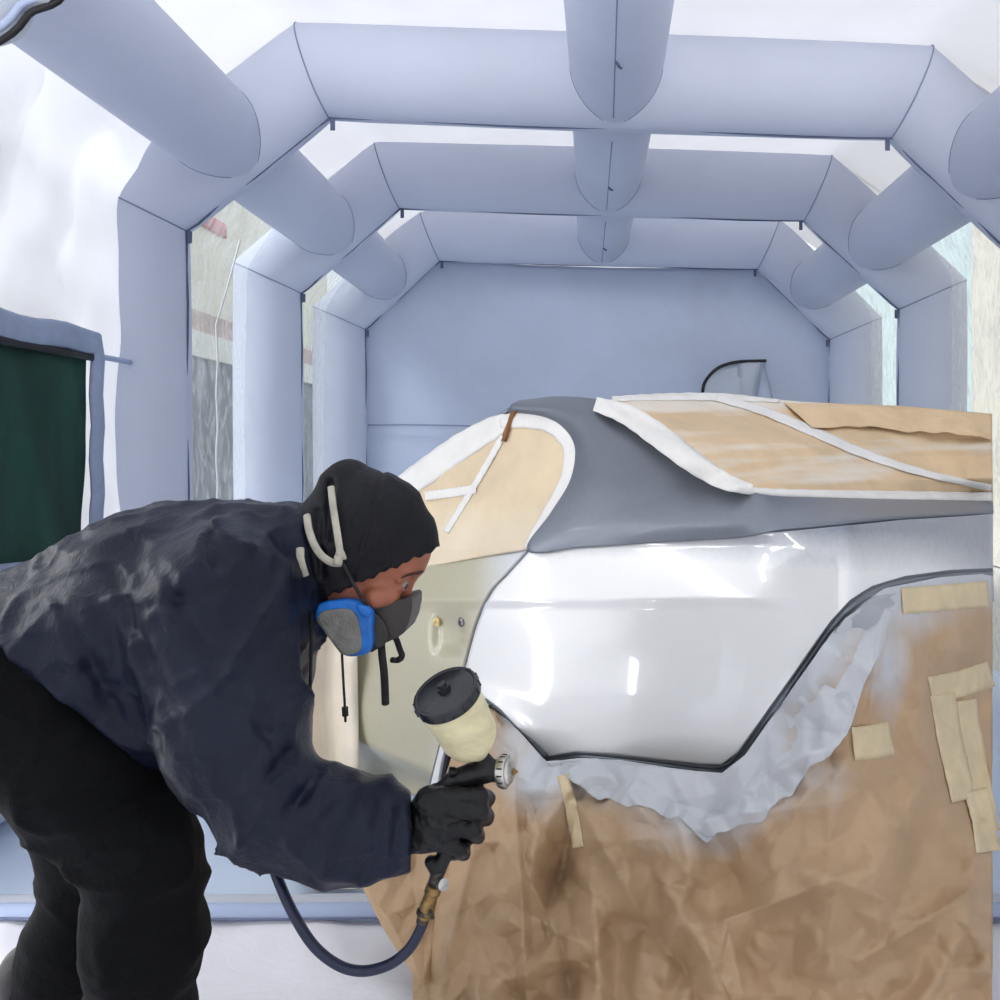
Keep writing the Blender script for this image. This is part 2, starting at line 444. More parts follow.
# front curtain rolled aside, its black zip edge crossing the top left corner
fc = empty('front_curtain', P(-60, 20, 2.5), 'grey fabric curtain with black zip edge in the top left corner of the picture', 'curtain')
ed = [P(-110+250*t+2.5*math.sin(t*40), 122-186*t+3*math.sin(t*31), 2.5) for t in np.linspace(0, 1, 40)]
G = np.array([[np.array(q+Vector((-.5*f, .03*math.sin(f*9+i*.4), .25*f))) for i, q in enumerate(ed)] for f in np.linspace(0, 1, 10)])
grid('curtain_cloth', G, M['flap'], fc, solid=.003)
tube('zip', [q+Vector((.002, -.008, -.004)) for q in ed], .009, M['black'], fc, 8)
tube('hem', [q+Vector((-.016, -.012, .016)) for q in ed], .010, M['trimblue'], fc, 8)

# floor
def plane_grid(name, x0, x1, yy0, yy1, z, mat, nx=2, ny=2, amp=0, seed=0, solid=0):
    xs, ys = np.linspace(x0, x1, nx), np.linspace(yy0, yy1, ny); X, Y = np.meshgrid(xs, ys)
    h = 0*X
    if amp:
        r = np.abs(fbm(X*1.7+seed, Y*1.2+X*.6, X*0+seed, 4)); h = amp*np.exp(-(r/.16)**2)+amp*.25*fbm(X*3, Y*3, X*0, 2)
    A = np.stack([X, Y, z+h], -1); return grid(name, A, mat, solid=solid)
tag(plane_grid('floor', -2.2, 2.2, -1.5, 8.3, 0, M['floorblue'], 20, 40), kind='structure')
fs = empty('floor_sheet', (0, 1.2, 0), 'white crinkled ground sheet covering the floor in the foreground', 'ground sheet')
plane_grid('sheet', -1.72, 2.0, -1.4, 2.53, .012, M['floorwhite'], 150, 160, .012, 2.2, 0).parent = fs
for o in fs.children: o.location = -fs.location
# hem strip: white welt then blue band with stitches
A = np.zeros((60, 12, 3))
for i, x in enumerate(np.linspace(-1.72, 2.0, 60)):
    for j, t in enumerate(np.linspace(0, 1, 12)):
        A[i, j] = (x, 2.56+.09*t+.004*math.sin(x*9), .022+.022*math.sin(math.pi*t)**.6)
grid('hem', A, M['white'], fs)
A2 = A.copy(); A2[:, :, 1] = 2.512+(A[:, :, 1]-2.56)*.62; A2[:, :, 2] += .010; grid('hem_band', A2, M['trimblue'], fs)
M['stitch'] = simple('stitching', (110, 118, 150), .8)
pts = [(x, 2.506+.004*math.sin(x*9), .030) for x in np.linspace(-1.72, 2.0, 60)]
tube('stitch_line', pts, .0035, M['stitch'], fs, 6)

# outside
M['cream'] = simple('cream_render', (226, 220, 206), .9, bump=(6, .3), var=(1.2, .05))
M['slate'] = simple('grey_cladding', (112, 116, 124), .85, bump=(5, .4), var=(2, .12))
M['band'] = simple('white_band', (222, 220, 214), .8, var=(2, .05))
M['rust'] = simple('rust_band', (190, 168, 160), .9, var=(2.5, .12))
M['red'] = simple('red_patch', (196, 110, 112), .9, var=(6, .2))
M['mint'] = simple('pale_mint_render', (208, 224, 226), .9, bump=(5, .3), var=(1.5, .03))
M['ground'] = simple('outside_ground', (196, 192, 184), .95, var=(.6, .06))
bm_ = bmesh.new()
tag(plane_grid('ground', -40, 40, -20, 45, -.02, M['ground']), kind='structure')
b1 = empty('building', (-5.4, 13, 0), 'cream building outside with grey lower cladding seen through the left clear film', 'building')
boxm('wall', (-5.6, 13, 4.2), XYZ, (.4, 14, 8.4), M['cream'], b1, 0)
boxm('lower_cladding', (-5.36, 13, 1.22), XYZ, (.08, 13.9, 2.48), M['slate'], b1, .01)
boxm('white_ledge', (-5.33, 13, 2.63), XYZ, (.14, 13.9, .34), M['band'], b1, .01)
boxm('rust_band', (-5.36, 13, 2.95), XYZ, (.08, 13.9, .28), M['rust'], b1, .01)
boxm('red_sign', (-5.37, 14.0, 4.38), XYZ, (.05, .9, .2), M['red'], b1, .01)
b2 = empty('building', (4.2, 11, 0), 'cream rendered building outside seen through the right clear film', 'building')
boxm('wall', (4.4, 6.9, 3.5), XYZ, (.4, 8.6, 7), M['cream'], b2, 0)
boxm('wall', (4.4, 19.2, 3.5), XYZ, (.4, 16, 7), M['mint'], b2, 0)

# ------------------------------------------------------------------ light
W = bpy.data.worlds.new('sky'); S.world = W; W.use_nodes = True
bg = W.node_tree.nodes['Background']; bg.inputs['Color'].default_value = (.93, .965, 1, 1); bg.inputs['Strength'].default_value = 1.0
def area(name, loc, target, sx, sy, power, col=(1, 1, 1)):
    l = bpy.data.lights.new(name, 'AREA'); l.shape = 'RECTANGLE'; l.size = sx; l.size_y = sy; l.energy = power; l.color = col
    o = bpy.data.objects.new(name, l); COL.objects.link(o); o.location = loc
    o.rotation_euler = (Vector(target)-Vector(loc)).to_track_quat('-Z', 'Y').to_euler(); return o
sun = bpy.data.lights.new('sun', 'SUN'); so = bpy.data.objects.new('sun', sun); COL.objects.link(so)
so.rotation_euler = (math.radians(20), math.radians(-36), 0); sun.energy = 4.4; sun.angle = math.radians(20)

# booth strip lamps on the left side wall, the ones that streak the fresh paint
area('area_light', (-1.74, 1.80, .62), (-.1, 2.3, .62), .07, 1.1, 3.5)
area('area_light', (-1.74, 2.32, .62), (-.1, 2.3, .62), .06, 1.1, 3)
area('area_light', (-1.98, 1.70, 1.5), (0, 1.70, 1.3), .48, .07, 2.2); area('area_light', (-1.98, 2.2, 1.5), (0, 2.2, 1.3), .30, .07, 1.4)
for sx in (-1, 1):  # added unseen fill lights under the roof, brightening the arches and back wall
    lo = area('area_light', (sx*.9, .7, 2.85), (sx*.3, 8, 2.5), 1.0, .2, 6); lo.data.spread = math.radians(62)
# ================================================================== the car, seen from its rear left quarter
CT, ST = math.cos(math.radians(40)), math.sin(math.radians(40))     # car length axis runs left and away
LAT = Vector((ST, CT, 0)); OUT = -LAT
def d_side(u):
    k = (np.asarray(u, float)-U0)/1000; t = (.406-2*k)/(CT+k*ST); return 2+t*ST
def lat_d(u, x0, y0):
    k = (np.asarray(u, float)-U0)/1000; q = (y0*k-x0)/(ST-CT*k); return y0+CT*q
def d_body(u, sm=.06):
    a = d_side(u); b = lat_d(np.maximum(u, 700), .489, 1.931)
    h = np.clip(.5+.5*(a-b)/sm, 0, 1); return b+(a-b)*h+sm*h*(1-h)      # rounded rear corner
def d_up(u, v): return d_body(u)+.0009*np.clip(549-np.asarray(v, float), 0, None)

# ---- paint
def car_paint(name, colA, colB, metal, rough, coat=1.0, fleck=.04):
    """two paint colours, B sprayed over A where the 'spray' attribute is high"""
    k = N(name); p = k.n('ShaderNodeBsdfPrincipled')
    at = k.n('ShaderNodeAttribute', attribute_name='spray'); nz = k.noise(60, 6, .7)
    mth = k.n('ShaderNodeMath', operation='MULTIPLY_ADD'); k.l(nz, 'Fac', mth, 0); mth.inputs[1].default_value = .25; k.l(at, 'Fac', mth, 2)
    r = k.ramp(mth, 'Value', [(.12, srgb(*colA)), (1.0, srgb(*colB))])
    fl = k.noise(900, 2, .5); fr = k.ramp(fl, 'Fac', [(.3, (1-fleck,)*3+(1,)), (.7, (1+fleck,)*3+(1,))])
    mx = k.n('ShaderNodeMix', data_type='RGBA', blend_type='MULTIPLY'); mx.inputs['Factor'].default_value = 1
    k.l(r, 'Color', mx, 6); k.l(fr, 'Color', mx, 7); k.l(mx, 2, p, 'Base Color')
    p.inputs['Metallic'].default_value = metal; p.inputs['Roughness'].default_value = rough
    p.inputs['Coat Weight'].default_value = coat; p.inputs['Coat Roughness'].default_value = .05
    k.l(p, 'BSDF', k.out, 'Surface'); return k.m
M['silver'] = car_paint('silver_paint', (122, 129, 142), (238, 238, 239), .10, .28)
M['primer_grey'] = car_paint('dark_silver_paint', (112, 118, 128), (150, 157, 168), .5, .46, .12, .08)
M['door'] = car_paint('yellow_primer', (190, 185, 160), (214, 217, 222), .05, .35, .6)
M['gasket'] = simple('dark_gasket', (84, 90, 98), .45)
M['flange'] = simple('grey_flange', (118, 124, 132), .35, .5)
M['lip'] = simple('silver_lip', (176, 181, 188), .35, .4, bump=(30, .1))
M['lining'] = simple('dark_wheel_housing', (60, 56, 52), .9)
def spray_attr(o, vals):
    a = o.data.attributes.new('spray', 'FLOAT', 'POINT'); a.data.foreach_set('value', np.asarray(vals, np.float32).ravel())

car = empty('car', P(640, 760, 2.3), 'silver car being resprayed, its rear window, side window and lower body masked with paper', 'car')
car.location.z = 0
def pairs(T, B, n, m, mode=catmull):
    """rows from curve T to curve B (paired control points): returns (m, n, 2) image coordinates and t"""
    a = mode(T, n); b = mode(B, n); t = np.linspace(0, 1, m)
    return a[None]*(1-t)[:, None, None]+b[None]*t[:, None, None], t

# quarter panel
T = [(530,549),(548,548),(575,546),(595,545),(620,543),(660,540),(700,537),(718,536),(735,535),(765,533),(800,530),(830,527),(850,525),(872,523),(905,519.5),(950,517),(993,514)]
B = [(464,682),(500,709),(545,757),(575,752),(610,754),(660,760),(700,764.5),(721,765),(738,752),(765,713),(800,664),(830,621),(850,600),(872,586),(905,576),(950,570),(993,568)]
UV, t = pairs(T, B, 160, 70, lin)
# keep the first row/last row pairing by control index instead of arc length
def pairs_idx(T, B, n, m, smooth=False):
    k = len(T); x = np.linspace(0, k-1, n); i = np.arange(k)
    a = np.stack([np.interp(x, i, [p[c] for p in T]) for c in (0, 1)], 1); b = np.stack([np.interp(x, i, [p[c] for p in B]) for c in (0, 1)], 1)
    if smooth: a, b = catmull(T, n), catmull(B, n)
    t = np.linspace(0, 1, m); return a[None]*(1-t)[:, None, None]+b[None]*t[:, None, None], t
UV, t = pairs_idx(T, B, 220, 90)
def panel_out(u, v):
    """how far the skin stands out from the side plane"""
    cv = 600+.0*u; x = (v-cv)
    sh = np.where(x < 0, .032*(1-np.clip(-x/55, 0, 1)), .032-.008*np.clip(x/9, 0, 1)+.004*np.sin(np.clip((x-9)/150, 0, 1)*math.pi*.62))
    low = .030*np.clip((v-690)/75, 0, 1)**2
    w = np.clip((810-u)/60, 0, 1); w = w*w*(3-2*w)
    sh2 = .025*np.sin(np.clip((v-515)/60, 0, 1)*math.pi*.6)
    flare = .022*np.exp(-(np.hypot(u-470, (v-775))/110-.62)**2/.02)*np.clip((560-u)/60, 0, 1)
    # soft dents in the skin below the crease that bend the lamp reflections
    wave = (.0045*np.sin((u-480)/42+1.5*np.sin(v/60)))*np.clip((v-602)/40, 0, 1)*np.clip((745-v)/60, 0, 1)*np.clip((720-u)/80, 0, 1)
    return (sh-low+wave)*w+sh2*(1-w)+flare
gapc = catmull([(529,550),(508,573),(491,592),(476,625),(465,665),(463,682)], 60)
u, v = UV[..., 0].copy(), UV[..., 1]
sh = np.interp(v[:, 0], gapc[:, 1], gapc[:, 0])+1.5-u[:, 0]; u = u+sh[:, None]*np.clip(1-(u-u[:, :1])/90, 0, 1)
D = d_body(u)-panel_out(u, v)
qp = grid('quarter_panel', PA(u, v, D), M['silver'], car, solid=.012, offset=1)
spray_attr(qp, np.clip(.35+(v-540)/50+.15*np.clip((760-u)/100, -1, 1), 0, 1)*np.clip(1-np.clip((u-900-.9*(v-540))/75, 0, 1)*.8, .1, 1))  # thin spray along the shoulder; darkening at the rear corner is painted shade
def d_panel(u, v): return d_body(u)-panel_out(np.asarray(u, float), np.asarray(v, float))

# pillar and roof rail, dark silver
L = [(508,409),(545,415),(567,428),(578,450),(573,482),(553,515),(530,550),(575,547),(620,544),(700,538),(735,536),(800,531),(850,526),(900,521),(993,515)]
Rr = [(520,404),(560,400),(600,404),(625,419),(650,438),(675,456),(700,473),(718,481),(735,488),(755,496),(775,499),(810,501),(850,502),(900,503),(993,504)]
UV, t = pairs_idx(L, Rr, 220, 40, True); u, v = UV[..., 0], UV[..., 1]
tt = np.broadcast_to(t[:, None], u.shape); deck = np.clip((u-715)/90, 0, 1); deck = deck*deck*(3-2*deck)
dl = d_up(u, v)-.006; dr_ = (d_up(u, v)+.03)*(1-deck)+lat_d(np.maximum(u, 735), .335, 2.12)*deck
dd = dl*(1-tt**1.3)+dr_*tt**1.3 - .03*np.sin(tt*math.pi)*(1-deck)
pl = grid('rear_pillar', PA(u, v, dd), M['primer_grey'], car, solid=.01, offset=1)
spray_attr(pl, np.clip((v-480)/120, 0, .8)*np.clip((900-u)/100, 0, 1))

# roof skin
rail = [(330,560),(395,488),(430,461),(470,434),(508,408),(530,402),(560,399.5),(600,403)]
rc = catmull(rail, 50); rows = []
for q in np.linspace(0, 1, 16):
    pts = PA(rc[:, 0], rc[:, 1], d_up(rc[:, 0], np.maximum(rc[:, 1], 400))+.01)
    rows.append(pts+np.array(LAT)*1.05*q+np.array([0, 0, .022*math.sin(math.pi*q)]))
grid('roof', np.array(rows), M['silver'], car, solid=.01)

# door
T = [(300,592),(360,579),(430,566),(480,557),(529,550)]
B = [(300,770),(352,776),(398,790),(416,796),(428,800)]
n, m = 70, 60; x = np.linspace(0, 4, n)
gap = catmull([(529,550),(508,573),(491,592),(476,625),(465,665),(458,694),(447,724),(436,765),(428,800)], m)
UV, t = pairs_idx(T, B, n, m)
UV = UV.copy()
for j in range(m):     # pull the right edge onto the curved shut line
    s0 = UV[j, :, 0]; w = np.linspace(0, 1, n)**1.5
    UV[j, :, 0] += w*(gap[j, 0]-2.0-s0[-1]); UV[j, :, 1] += w*(gap[j, 1]-UV[j, -1, 1])
u, v = UV[..., 0], UV[..., 1]
turn = np.clip((v-(740+(u-355)*.42))/16, 0, 1)
D = d_panel(np.maximum(u, 300), np.minimum(v, 690))+.15*turn**1.1*(1-np.clip((u-430)/30, 0, 1)*.5)
D = np.where(v < 600, d_side(u)-panel_out(600+0*u, v), D)
hx, hy = (u-449)/15., (v-634)/19.                                       # handle recess
D = D+.022*np.exp(-(hx**4+hy**4))
dr = grid('door', PA(u, v, D), M['door'], car, solid=.012, offset=1)
spray_attr(dr, np.clip((u-(478-.31*(np.minimum(v,690)-560))+12*np.sin(v/37))/42, 0, 1)*.9)
def cap(name, uu, vv, r, col, h=.006):
    dd = float(d_panel(uu, vv))+.010
    return sharp(lathe(name, P(uu, vv, dd), OUT, [(0, r*.9), (h*.6, r), (h, r*.75), (h*1.1, r*.35), (h*.5, r*.25)], col, dr, 20))
M['yplug'] = simple('yellow_plug', (214, 190, 128), .6, var=(60, .2)); M['screw'] = simple('grey_screw', (120, 116, 118), .4, .6, var=(80, .3))
cap('plug', 437.5, 622, .013, M['yplug']); cap('screw', 462, 622, .013, M['screw'])

# sill between shut line and wheel arch
ga = gap[int(m*.60):]; ar = catmull([(500,709),(482,701),(466,711),(452,735),(444,762),(438,800)], len(ga))
t = np.linspace(0, 1, 10)[:, None, None]; UV = (ga+np.array([2, 0]))[None]*(1-t)+ar[None]*t; u, v = UV[..., 0], UV[..., 1]
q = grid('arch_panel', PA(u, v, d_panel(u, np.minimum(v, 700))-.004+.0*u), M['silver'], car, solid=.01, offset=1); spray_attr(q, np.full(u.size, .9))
arch = catmull([(438,800),(444,762),(452,735),(466,711),(482,701),(500,709),(522,731),(546,757)], 40)
tube('arch_lip', [P(a, b, float(d_panel(a, min(b, 700)))+.004) for a, b in arch], .007, M['gasket'], car, 8)
arin = [(a+ (7 if a < 480 else -3), b+7) for a, b in arch]
G = np.array([[np.array(P(a, b, float(d_panel(a, min(b, 700)))+.01)) for a, b in arch], [np.array(P(a+6, b+8, float(d_panel(a, min(b, 700)))+.15)) for a, b in arch]])
grid('wheel_housing', G, M['lining'], car, solid=.004)

# cut-out edge under the panel: dark gap, then a pressed lip
edge = catmull([(545,757),(575,752),(610,754),(660,760),(700,765),(722,765),(737,753),(765,713),(800,664),(830,621),(850,600),(872,586),(905,576),(950,570),(993,568)], 150)
tg = np.gradient(edge, axis=0); nn = np.stack([-tg[:, 1], tg[:, 0]], 1); nn /= np.linalg.norm(nn, axis=1)[:, None]     # points down / right
for _ in range(6): nn[1:-1] = (nn[:-2]+nn[1:-1]*2+nn[2:])/4
nn /= np.linalg.norm(nn, axis=1)[:, None]
def ribbon(name, prof, mat, parent, sl=slice(None), solid=0):
    rows = []
    for w, dz in prof:
        q = edge[sl]+nn[sl]*w; rows.append(PA(q[:, 0], q[:, 1], d_panel(edge[sl][:, 0], edge[sl][:, 1])+dz))
    return grid(name, np.array(rows), mat, parent, solid=solid)
ribbon('edge_gasket', [(-7, .02), (-5, .014), (-.5, .006), (1.0, .0), (2.5, .004), (5, .022), (7, .03)], M['gasket'], car)
ribbon('flange', [(5, .03), (9, .028), (12, .016), (15, .014), (17, .02), (24, .03), (34, .05)], M['lip'], car)
q0 = ribbon('flange', [(3, .012), (6, .008), (9, .016)], M['flange'], car)

# ================================================================== masking paper
def crumple(seed, sx, sy, u0=280, u1=1020, v0=380, v1=1130, jit=.42):
    rs = np.random.RandomState(seed); pts = []
    for i, y in enumerate(np.arange(v0-2*sy, v1+2*sy, sy)):
        for x in np.arange(u0-2*sx, u1+2*sx, sx):
            pts.append((x+(i % 2)*sx/2+rs.uniform(-jit, jit)*sx, y+rs.uniform(-jit, jit)*sy))
    h = rs.uniform(-1, 1, len(pts))
    vs, _, fs, _, _, _ = delaunay_2d_cdt([Vector((a/sx, b/sy)) for a, b in pts], [], [], 0, 1e-6)
    V = np.array([(a.x*sx, a.y*sy) for a in vs]); F = np.array([tuple(f) for f in fs]); h = h[:len(V)]
    def f(u, v):
        u, v = np.broadcast_arrays(np.asarray(u, float), np.asarray(v, float)); sh = u.shape; x, y = u.ravel(), v.ravel(); out = np.zeros(x.size)
        order = np.argsort(x, kind='stable'); xs = x[order]
        for a, b, c in F:
            A_, B_, C_ = V[a], V[b], V[c]
            lo, hi = np.searchsorted(xs, (min(A_[0], B_[0], C_[0]), max(A_[0], B_[0], C_[0])+1e-9)); idx = order[lo:hi]
            if idx.size == 0: continue
            yy = y[idx]; idx = idx[(yy >= min(A_[1], B_[1], C_[1])) & (yy <= max(A_[1], B_[1], C_[1]))]
            if idx.size == 0: continue
            den = (B_[1]-C_[1])*(A_[0]-C_[0])+(C_[0]-B_[0])*(A_[1]-C_[1])
            if abs(den) < 1e-9: continue
            l1 = ((B_[1]-C_[1])*(x[idx]-C_[0])+(C_[0]-B_[0])*(y[idx]-C_[1]))/den; l2 = ((C_[1]-A_[1])*(x[idx]-C_[0])+(A_[0]-C_[0])*(y[idx]-C_[1]))/den
            ok = (l1 >= -1e-6) & (l2 >= -1e-6) & (l1+l2 <= 1+1e-6)
            out[idx[ok]] = (l1*h[a]+l2*h[b]+(1-l1-l2)*h[c])[ok]
        return out.reshape(sh)
    return f
def paper_mat(name, col, spray=(196, 200, 206), rough=.55, trans=.0, var=.06, bump=.25):
    k = N(name); p = k.n('ShaderNodeBsdfPrincipled'); p.inputs['Roughness'].default_value = rough; p.inputs['Specular IOR Level'].default_value = .4
    at = k.n('ShaderNodeAttribute', attribute_name='spray'); nz = k.noise(14, 7, .7); n2 = k.noise(4, 5, .6)
    mth = k.n('ShaderNodeMath', operation='MULTIPLY_ADD'); k.l(nz, 'Fac', mth, 0); mth.inputs[1].default_value = .5; k.l(at, 'Fac', mth, 2)
    sp = k.ramp(mth, 'Value', [(.28, (0, 0, 0, 1)), (.98, (1, 1, 1, 1))])
    c = k.ramp(n2, 'Fac', [(.3, srgb(*[q*(1-var) for q in col])), (.7, srgb(*[min(255, q*(1+var)) for q in col]))])
    mx = k.n('ShaderNodeMix', data_type='RGBA'); k.l(sp, 'Color', mx, 0); k.l(c, 'Color', mx, 6); mx.inputs[7].default_value = srgb(*spray)
    k.l(mx, 2, p, 'Base Color'); b = k.bump(k.noise(55, 8, .65, None, .5), 'Fac', bump, .004); k.l(b, 'Normal', p, 'Normal')
    k.l(p, 'BSDF', k.out, 'Surface'); return k.m
M['kraft'] = paper_mat('kraft_paper', (184, 155, 123))
M['pale_paper'] = paper_mat('pale_kraft_paper', (226, 198, 160), (240, 236, 228), .6)
M['side_paper'] = paper_mat('side_window_paper', (228, 208, 176), (236, 226, 205), .65)
M['tape'] = simple('masking_tape', (214, 196, 160), .6, bump=(30, .3), var=(12, .05))
M['white_tape'] = simple('white_tape', (240, 238, 234), .55, bump=(22, .3), var=(8, .03))
M['sprayed'] = paper_mat('silver_sprayed_paper', (186, 182, 176), (196, 199, 204), .38, bump=.4)

cA, cB, cC = crumple(5, 74, 120), crumple(9, 34, 46), crumple(21, 15, 17)
LIM = 1162.0
def ridge(u, v, p, q, A, w):
    """a pleat: sharp crest along the line p-q, falling off to both sides"""
    px, py = q[0]-p[0], q[1]-p[1]; L2 = px*px+py*py; t = np.clip(((u-p[0])*px+(v-p[1])*py)/L2, 0, 1)
    d = np.hypot(u-p[0]-t*px, v-p[1]-t*py); return A*np.exp(-d/w)*np.sin(np.clip(t, .04, .96)*math.pi)**.5
def drape_d(u, v):
    u = np.asarray(u, float); v = np.asarray(v, float)
    bb = d_body(u, .16)-.012; base = bb+(2.0-bb)*np.clip((v-690)/330, 0, 1.3)**1.2
    arch_in = .06*np.exp(-((u-490)/55)**2-((v-740)/50)**2)
    h = .055*cA(u, v)+.046*cB(u, v)+.015*cC(u, v)
    h = h + ridge(u, v, (512,745), (528,1010), .05, 13)+ridge(u, v, (590,850), (600,1000), .045, 12)+ridge(u, v, (560,770), (650,930), .04, 10)
    h = h + ridge(u, v, (655,870), (740,1010), .05, 14)+ridge(u, v, (690,860), (660,1000), .045, 10)+ridge(u, v, (800,865), (900,905), .04, 14)
    h = h + ridge(u, v, (480,820), (440,990), .045, 10)+ridge(u, v, (884,606), (868,728), .07, 10)+ridge(u, v, (912,618), (920,745), .05, 11)-ridge(u, v, (896,612), (893,735), .05, 9)+ridge(u, v, (955,622), (928,690), .05, 12)+ridge(u, v, (700,930), (860,870), .05, 13)+ridge(u, v, (860,960), (990,880), .05, 14)+ridge(u, v, (690,820), (850,800), .03, 14)+ridge(u, v, (620,780), (690,880), .03, 9)
    h = h - ridge(u, v, (580,800), (545,930), .05, 9)-ridge(u, v, (440,860), (428,1000), .06, 10)-ridge(u, v, (560,930), (570,1000), .03, 8)
    soft = np.clip((v-590)/60, .25, 1)
    d = base+arch_in-h*soft*np.clip((d_body(u)-1.2), .6, 1.3)
    lim = LIM/np.maximum(v-V0, 60)-.004*np.clip(cC(u, v)+1, 0, 2)
    k = .03; w = np.clip(.5+.5*(lim-d)/k, 0, 1); return lim*(1-w)+d*w-k*w*(1-w)
def panel_edge_dist(u, v):
    e = edge[::4]; return np.sqrt(((u[..., None]-e[:, 0])**2+(v[..., None]-e[:, 1])**2).min(-1))
T = [(362,884),(395,862),(434,812),(448,768),(457,743),(472,719),(492,708),(520,732),(548,764),(600,761),(660,768),(722,773),(745,755),(800,678),(848,610),(885,588),(940,577),(992,573)]
B = [(362,886),(384,930),(413,974),(413,1006),(430,1030),(455,1045),(492,1060),(522,1066),(552,1070),(600,1075),(660,1080),(722,1085),(745,1085),(800,1085),(848,1085),(885,1085),(940,1085),(992,1085)]
UV, t = pairs_idx(T, B, 330, 240); u, v = UV[..., 0], UV[..., 1]
dp = empty('masking_paper', (.1, 2.1, 0), 'large crumpled brown paper sheet hanging from the lower car body to the floor', 'masking paper', 'masking paper sheets on the car')
DD = drape_d(u, v)
dpo = grid('paper', PA(u, v, DD), M['kraft'], dp, solid=.0015)
pe = panel_edge_dist(u, v); nzz = fbm(u/60, v/60, u*0+2., 3)*.25
sp = np.exp(-(pe/ (38+22*np.clip((u-600)/250, 0, 1)))**2)*1.1 + .55*np.exp(-((u-700)/170)**2-((v-800)/60)**2)
sp = np.maximum(sp, .95*np.exp(-((u-520)/34)**2-((v-735)/48)**2)); sp = np.maximum(sp, .9*np.exp(-((u-888)/26)**2-((v-668)/72)**2))  # rear patch mixes overspray with a painted sheen on the glossy folds
spray_attr(dpo, np.clip(sp+nzz*np.clip(sp*3, 0, 1), 0, 1)-.25)

# silver oversprayed strip taped along the cut-out
T = [(546,762),(580,758),(620,760),(670,768),(722,774),(746,757),(775,716),(810,667),(845,618),(872,600)]
B = [(572,782),(600,802),(640,806),(680,822),(706,840),(760,818),(806,778),(846,736),(872,676),(892,612)]
UV, t = pairs_idx(T, B, 200, 60); u, v = UV[..., 0].copy(), UV[..., 1].copy()
rag = fbm(u/18, v*0, u*0+4, 3)*4*t[:, None]; v = v+rag; u = u+rag*.5
c1, c2 = crumple(31, 30, 22), crumple(37, 12, 12)
bb = d_body(u, .16)-.012; base = bb+(2.0-bb)*np.clip((v-690)/330, 0, 1.3)**1.2
st = grid('paper_strip', PA(u, v, np.minimum(base+.012-.020-.034*c1(u, v)-.018*c2(u, v)-.028*t[:, None], drape_d(u, v)-.006)+.012*(1-t[:, None])), M['sprayed'], None, solid=.0015)
spray_attr(st, np.clip(.9-.5*np.clip((t[:, None]-.75)*4, 0, 1)*np.clip((650-u)/60, 0, 1), 0, 1))
st.name = 'masking_strip'; tag(st, 'crinkled masking strip sprayed silver along the lower edge of the car panel', 'masking strip')

# rear window paper
rw = empty('masking_paper', P(800, 450, 2.7), 'tan masking paper sheet covering the rear window of the car', 'masking paper', 'masking paper sheets on the car')
E = [(602,401),(640,396.5),(690,395),(720,395),(760,398),(800,402),(850,404.5),(900,406),(992,414)]
Bt = [(755,494),(770,497),(790,498),(815,499),(845,500),(880,501),(915,501),(950,502),(993,502)]
eD = np.interp(np.linspace(0, 8, 200), range(9), [2.47, 2.60, 2.77, 2.88, 3.02, 3.15, 3.25, 3.28, 3.2])
UV, t = pairs_idx(E, Bt, 200, 90); u, v = UV[..., 0], UV[..., 1]
bD = lat_d(np.maximum(UV[-1, :, 0], 740), .335, 2.12); bD = np.minimum(bD, 3.12)
tt = t[:, None]; w1_, w2_ = crumple(41, 150, 16), crumple(43, 46, 22)
def rwd(t_, a, b): return a*(1-t_)+b*t_
D = rwd(tt, eD[None], bD[None])-.05*np.sin(tt*math.pi)
dW = D-.036*w1_(u, v)-.020*w2_(u, v)
o = grid('paper', PA(u, v, dW), M['pale_paper'], rw, solid=.0015)
spray_attr(o, np.clip(.7*fbm(u/120+v/30, v/14, u*0+7, 3)+np.exp(-((v-396)/9)**2)*.5, -.3, .6)-.1)  # pale streaks paint lit creases into the colour for stronger wrinkle contrast
def ribbon_on(name, ctrl, width, dfun, mat, parent, off=.006, n=60, wob=.25, solid=.001, mode=catmull):
    c = mode(ctrl, n); tg = np.gradient(c, axis=0); nn_ = np.stack([-tg[:, 1], tg[:, 0]], 1); nn_ /= np.linalg.norm(nn_, axis=1)[:, None]
    w = np.broadcast_to(np.asarray(width, float), (n,)) if np.isscalar(width) else np.interp(np.linspace(0, 1, n), np.linspace(0, 1, len(width)), width)
    rows = []
    for s in np.linspace(-.5, .5, 7):
        q = c+nn_*(s*w+wob*np.sin(np.arange(n)*1.1+s*5))[:, None]; rows.append(PA(q[:, 0], q[:, 1], dfun(q[:, 0], q[:, 1])-off-.002*np.cos(s*6)))
    return grid(name, np.array(rows), mat, parent, solid=solid)
# depth lookup on the rear window sheet by inverse distance to its grid nodes
gu, gv, gd = u[::3, ::3].ravel(), v[::3, ::3].ravel(), dW[::3, ::3].ravel()
def d_rw(a, b):
    a, b = np.asarray(a, float), np.asarray(b, float); out = np.zeros(a.shape)
    for i in np.ndindex(a.shape):
        q = (gu-a[i])**2+4*(gv-b[i])**2; k = np.argpartition(q, 5)[:5]; ww = 1/(q[k]+2); out[i] = (gd[k]*ww).sum()/ww.sum()
    return out
ribbon_on('tape_edge', [(595,404),(625,414),(655,433),(690,460),(722,480),(752,490)], [14, 20, 24, 22, 18, 10], lambda a, b: np.minimum(d_rw(a, b), d_up(a, b)+.02), M['white_tape'], rw, .022)
ribbon_on('tape_edge', [(748,492),(790,494),(850,495),(920,496),(992,497)], 9, d_rw, M['white_tape'], rw, .014)
ribbon_on('tape_strip', [(716,398),(760,410),(810,430),(860,452),(920,472),(991,488)], [6, 8, 10, 9, 7, 6], d_rw, M['white_tape'], rw, .016)
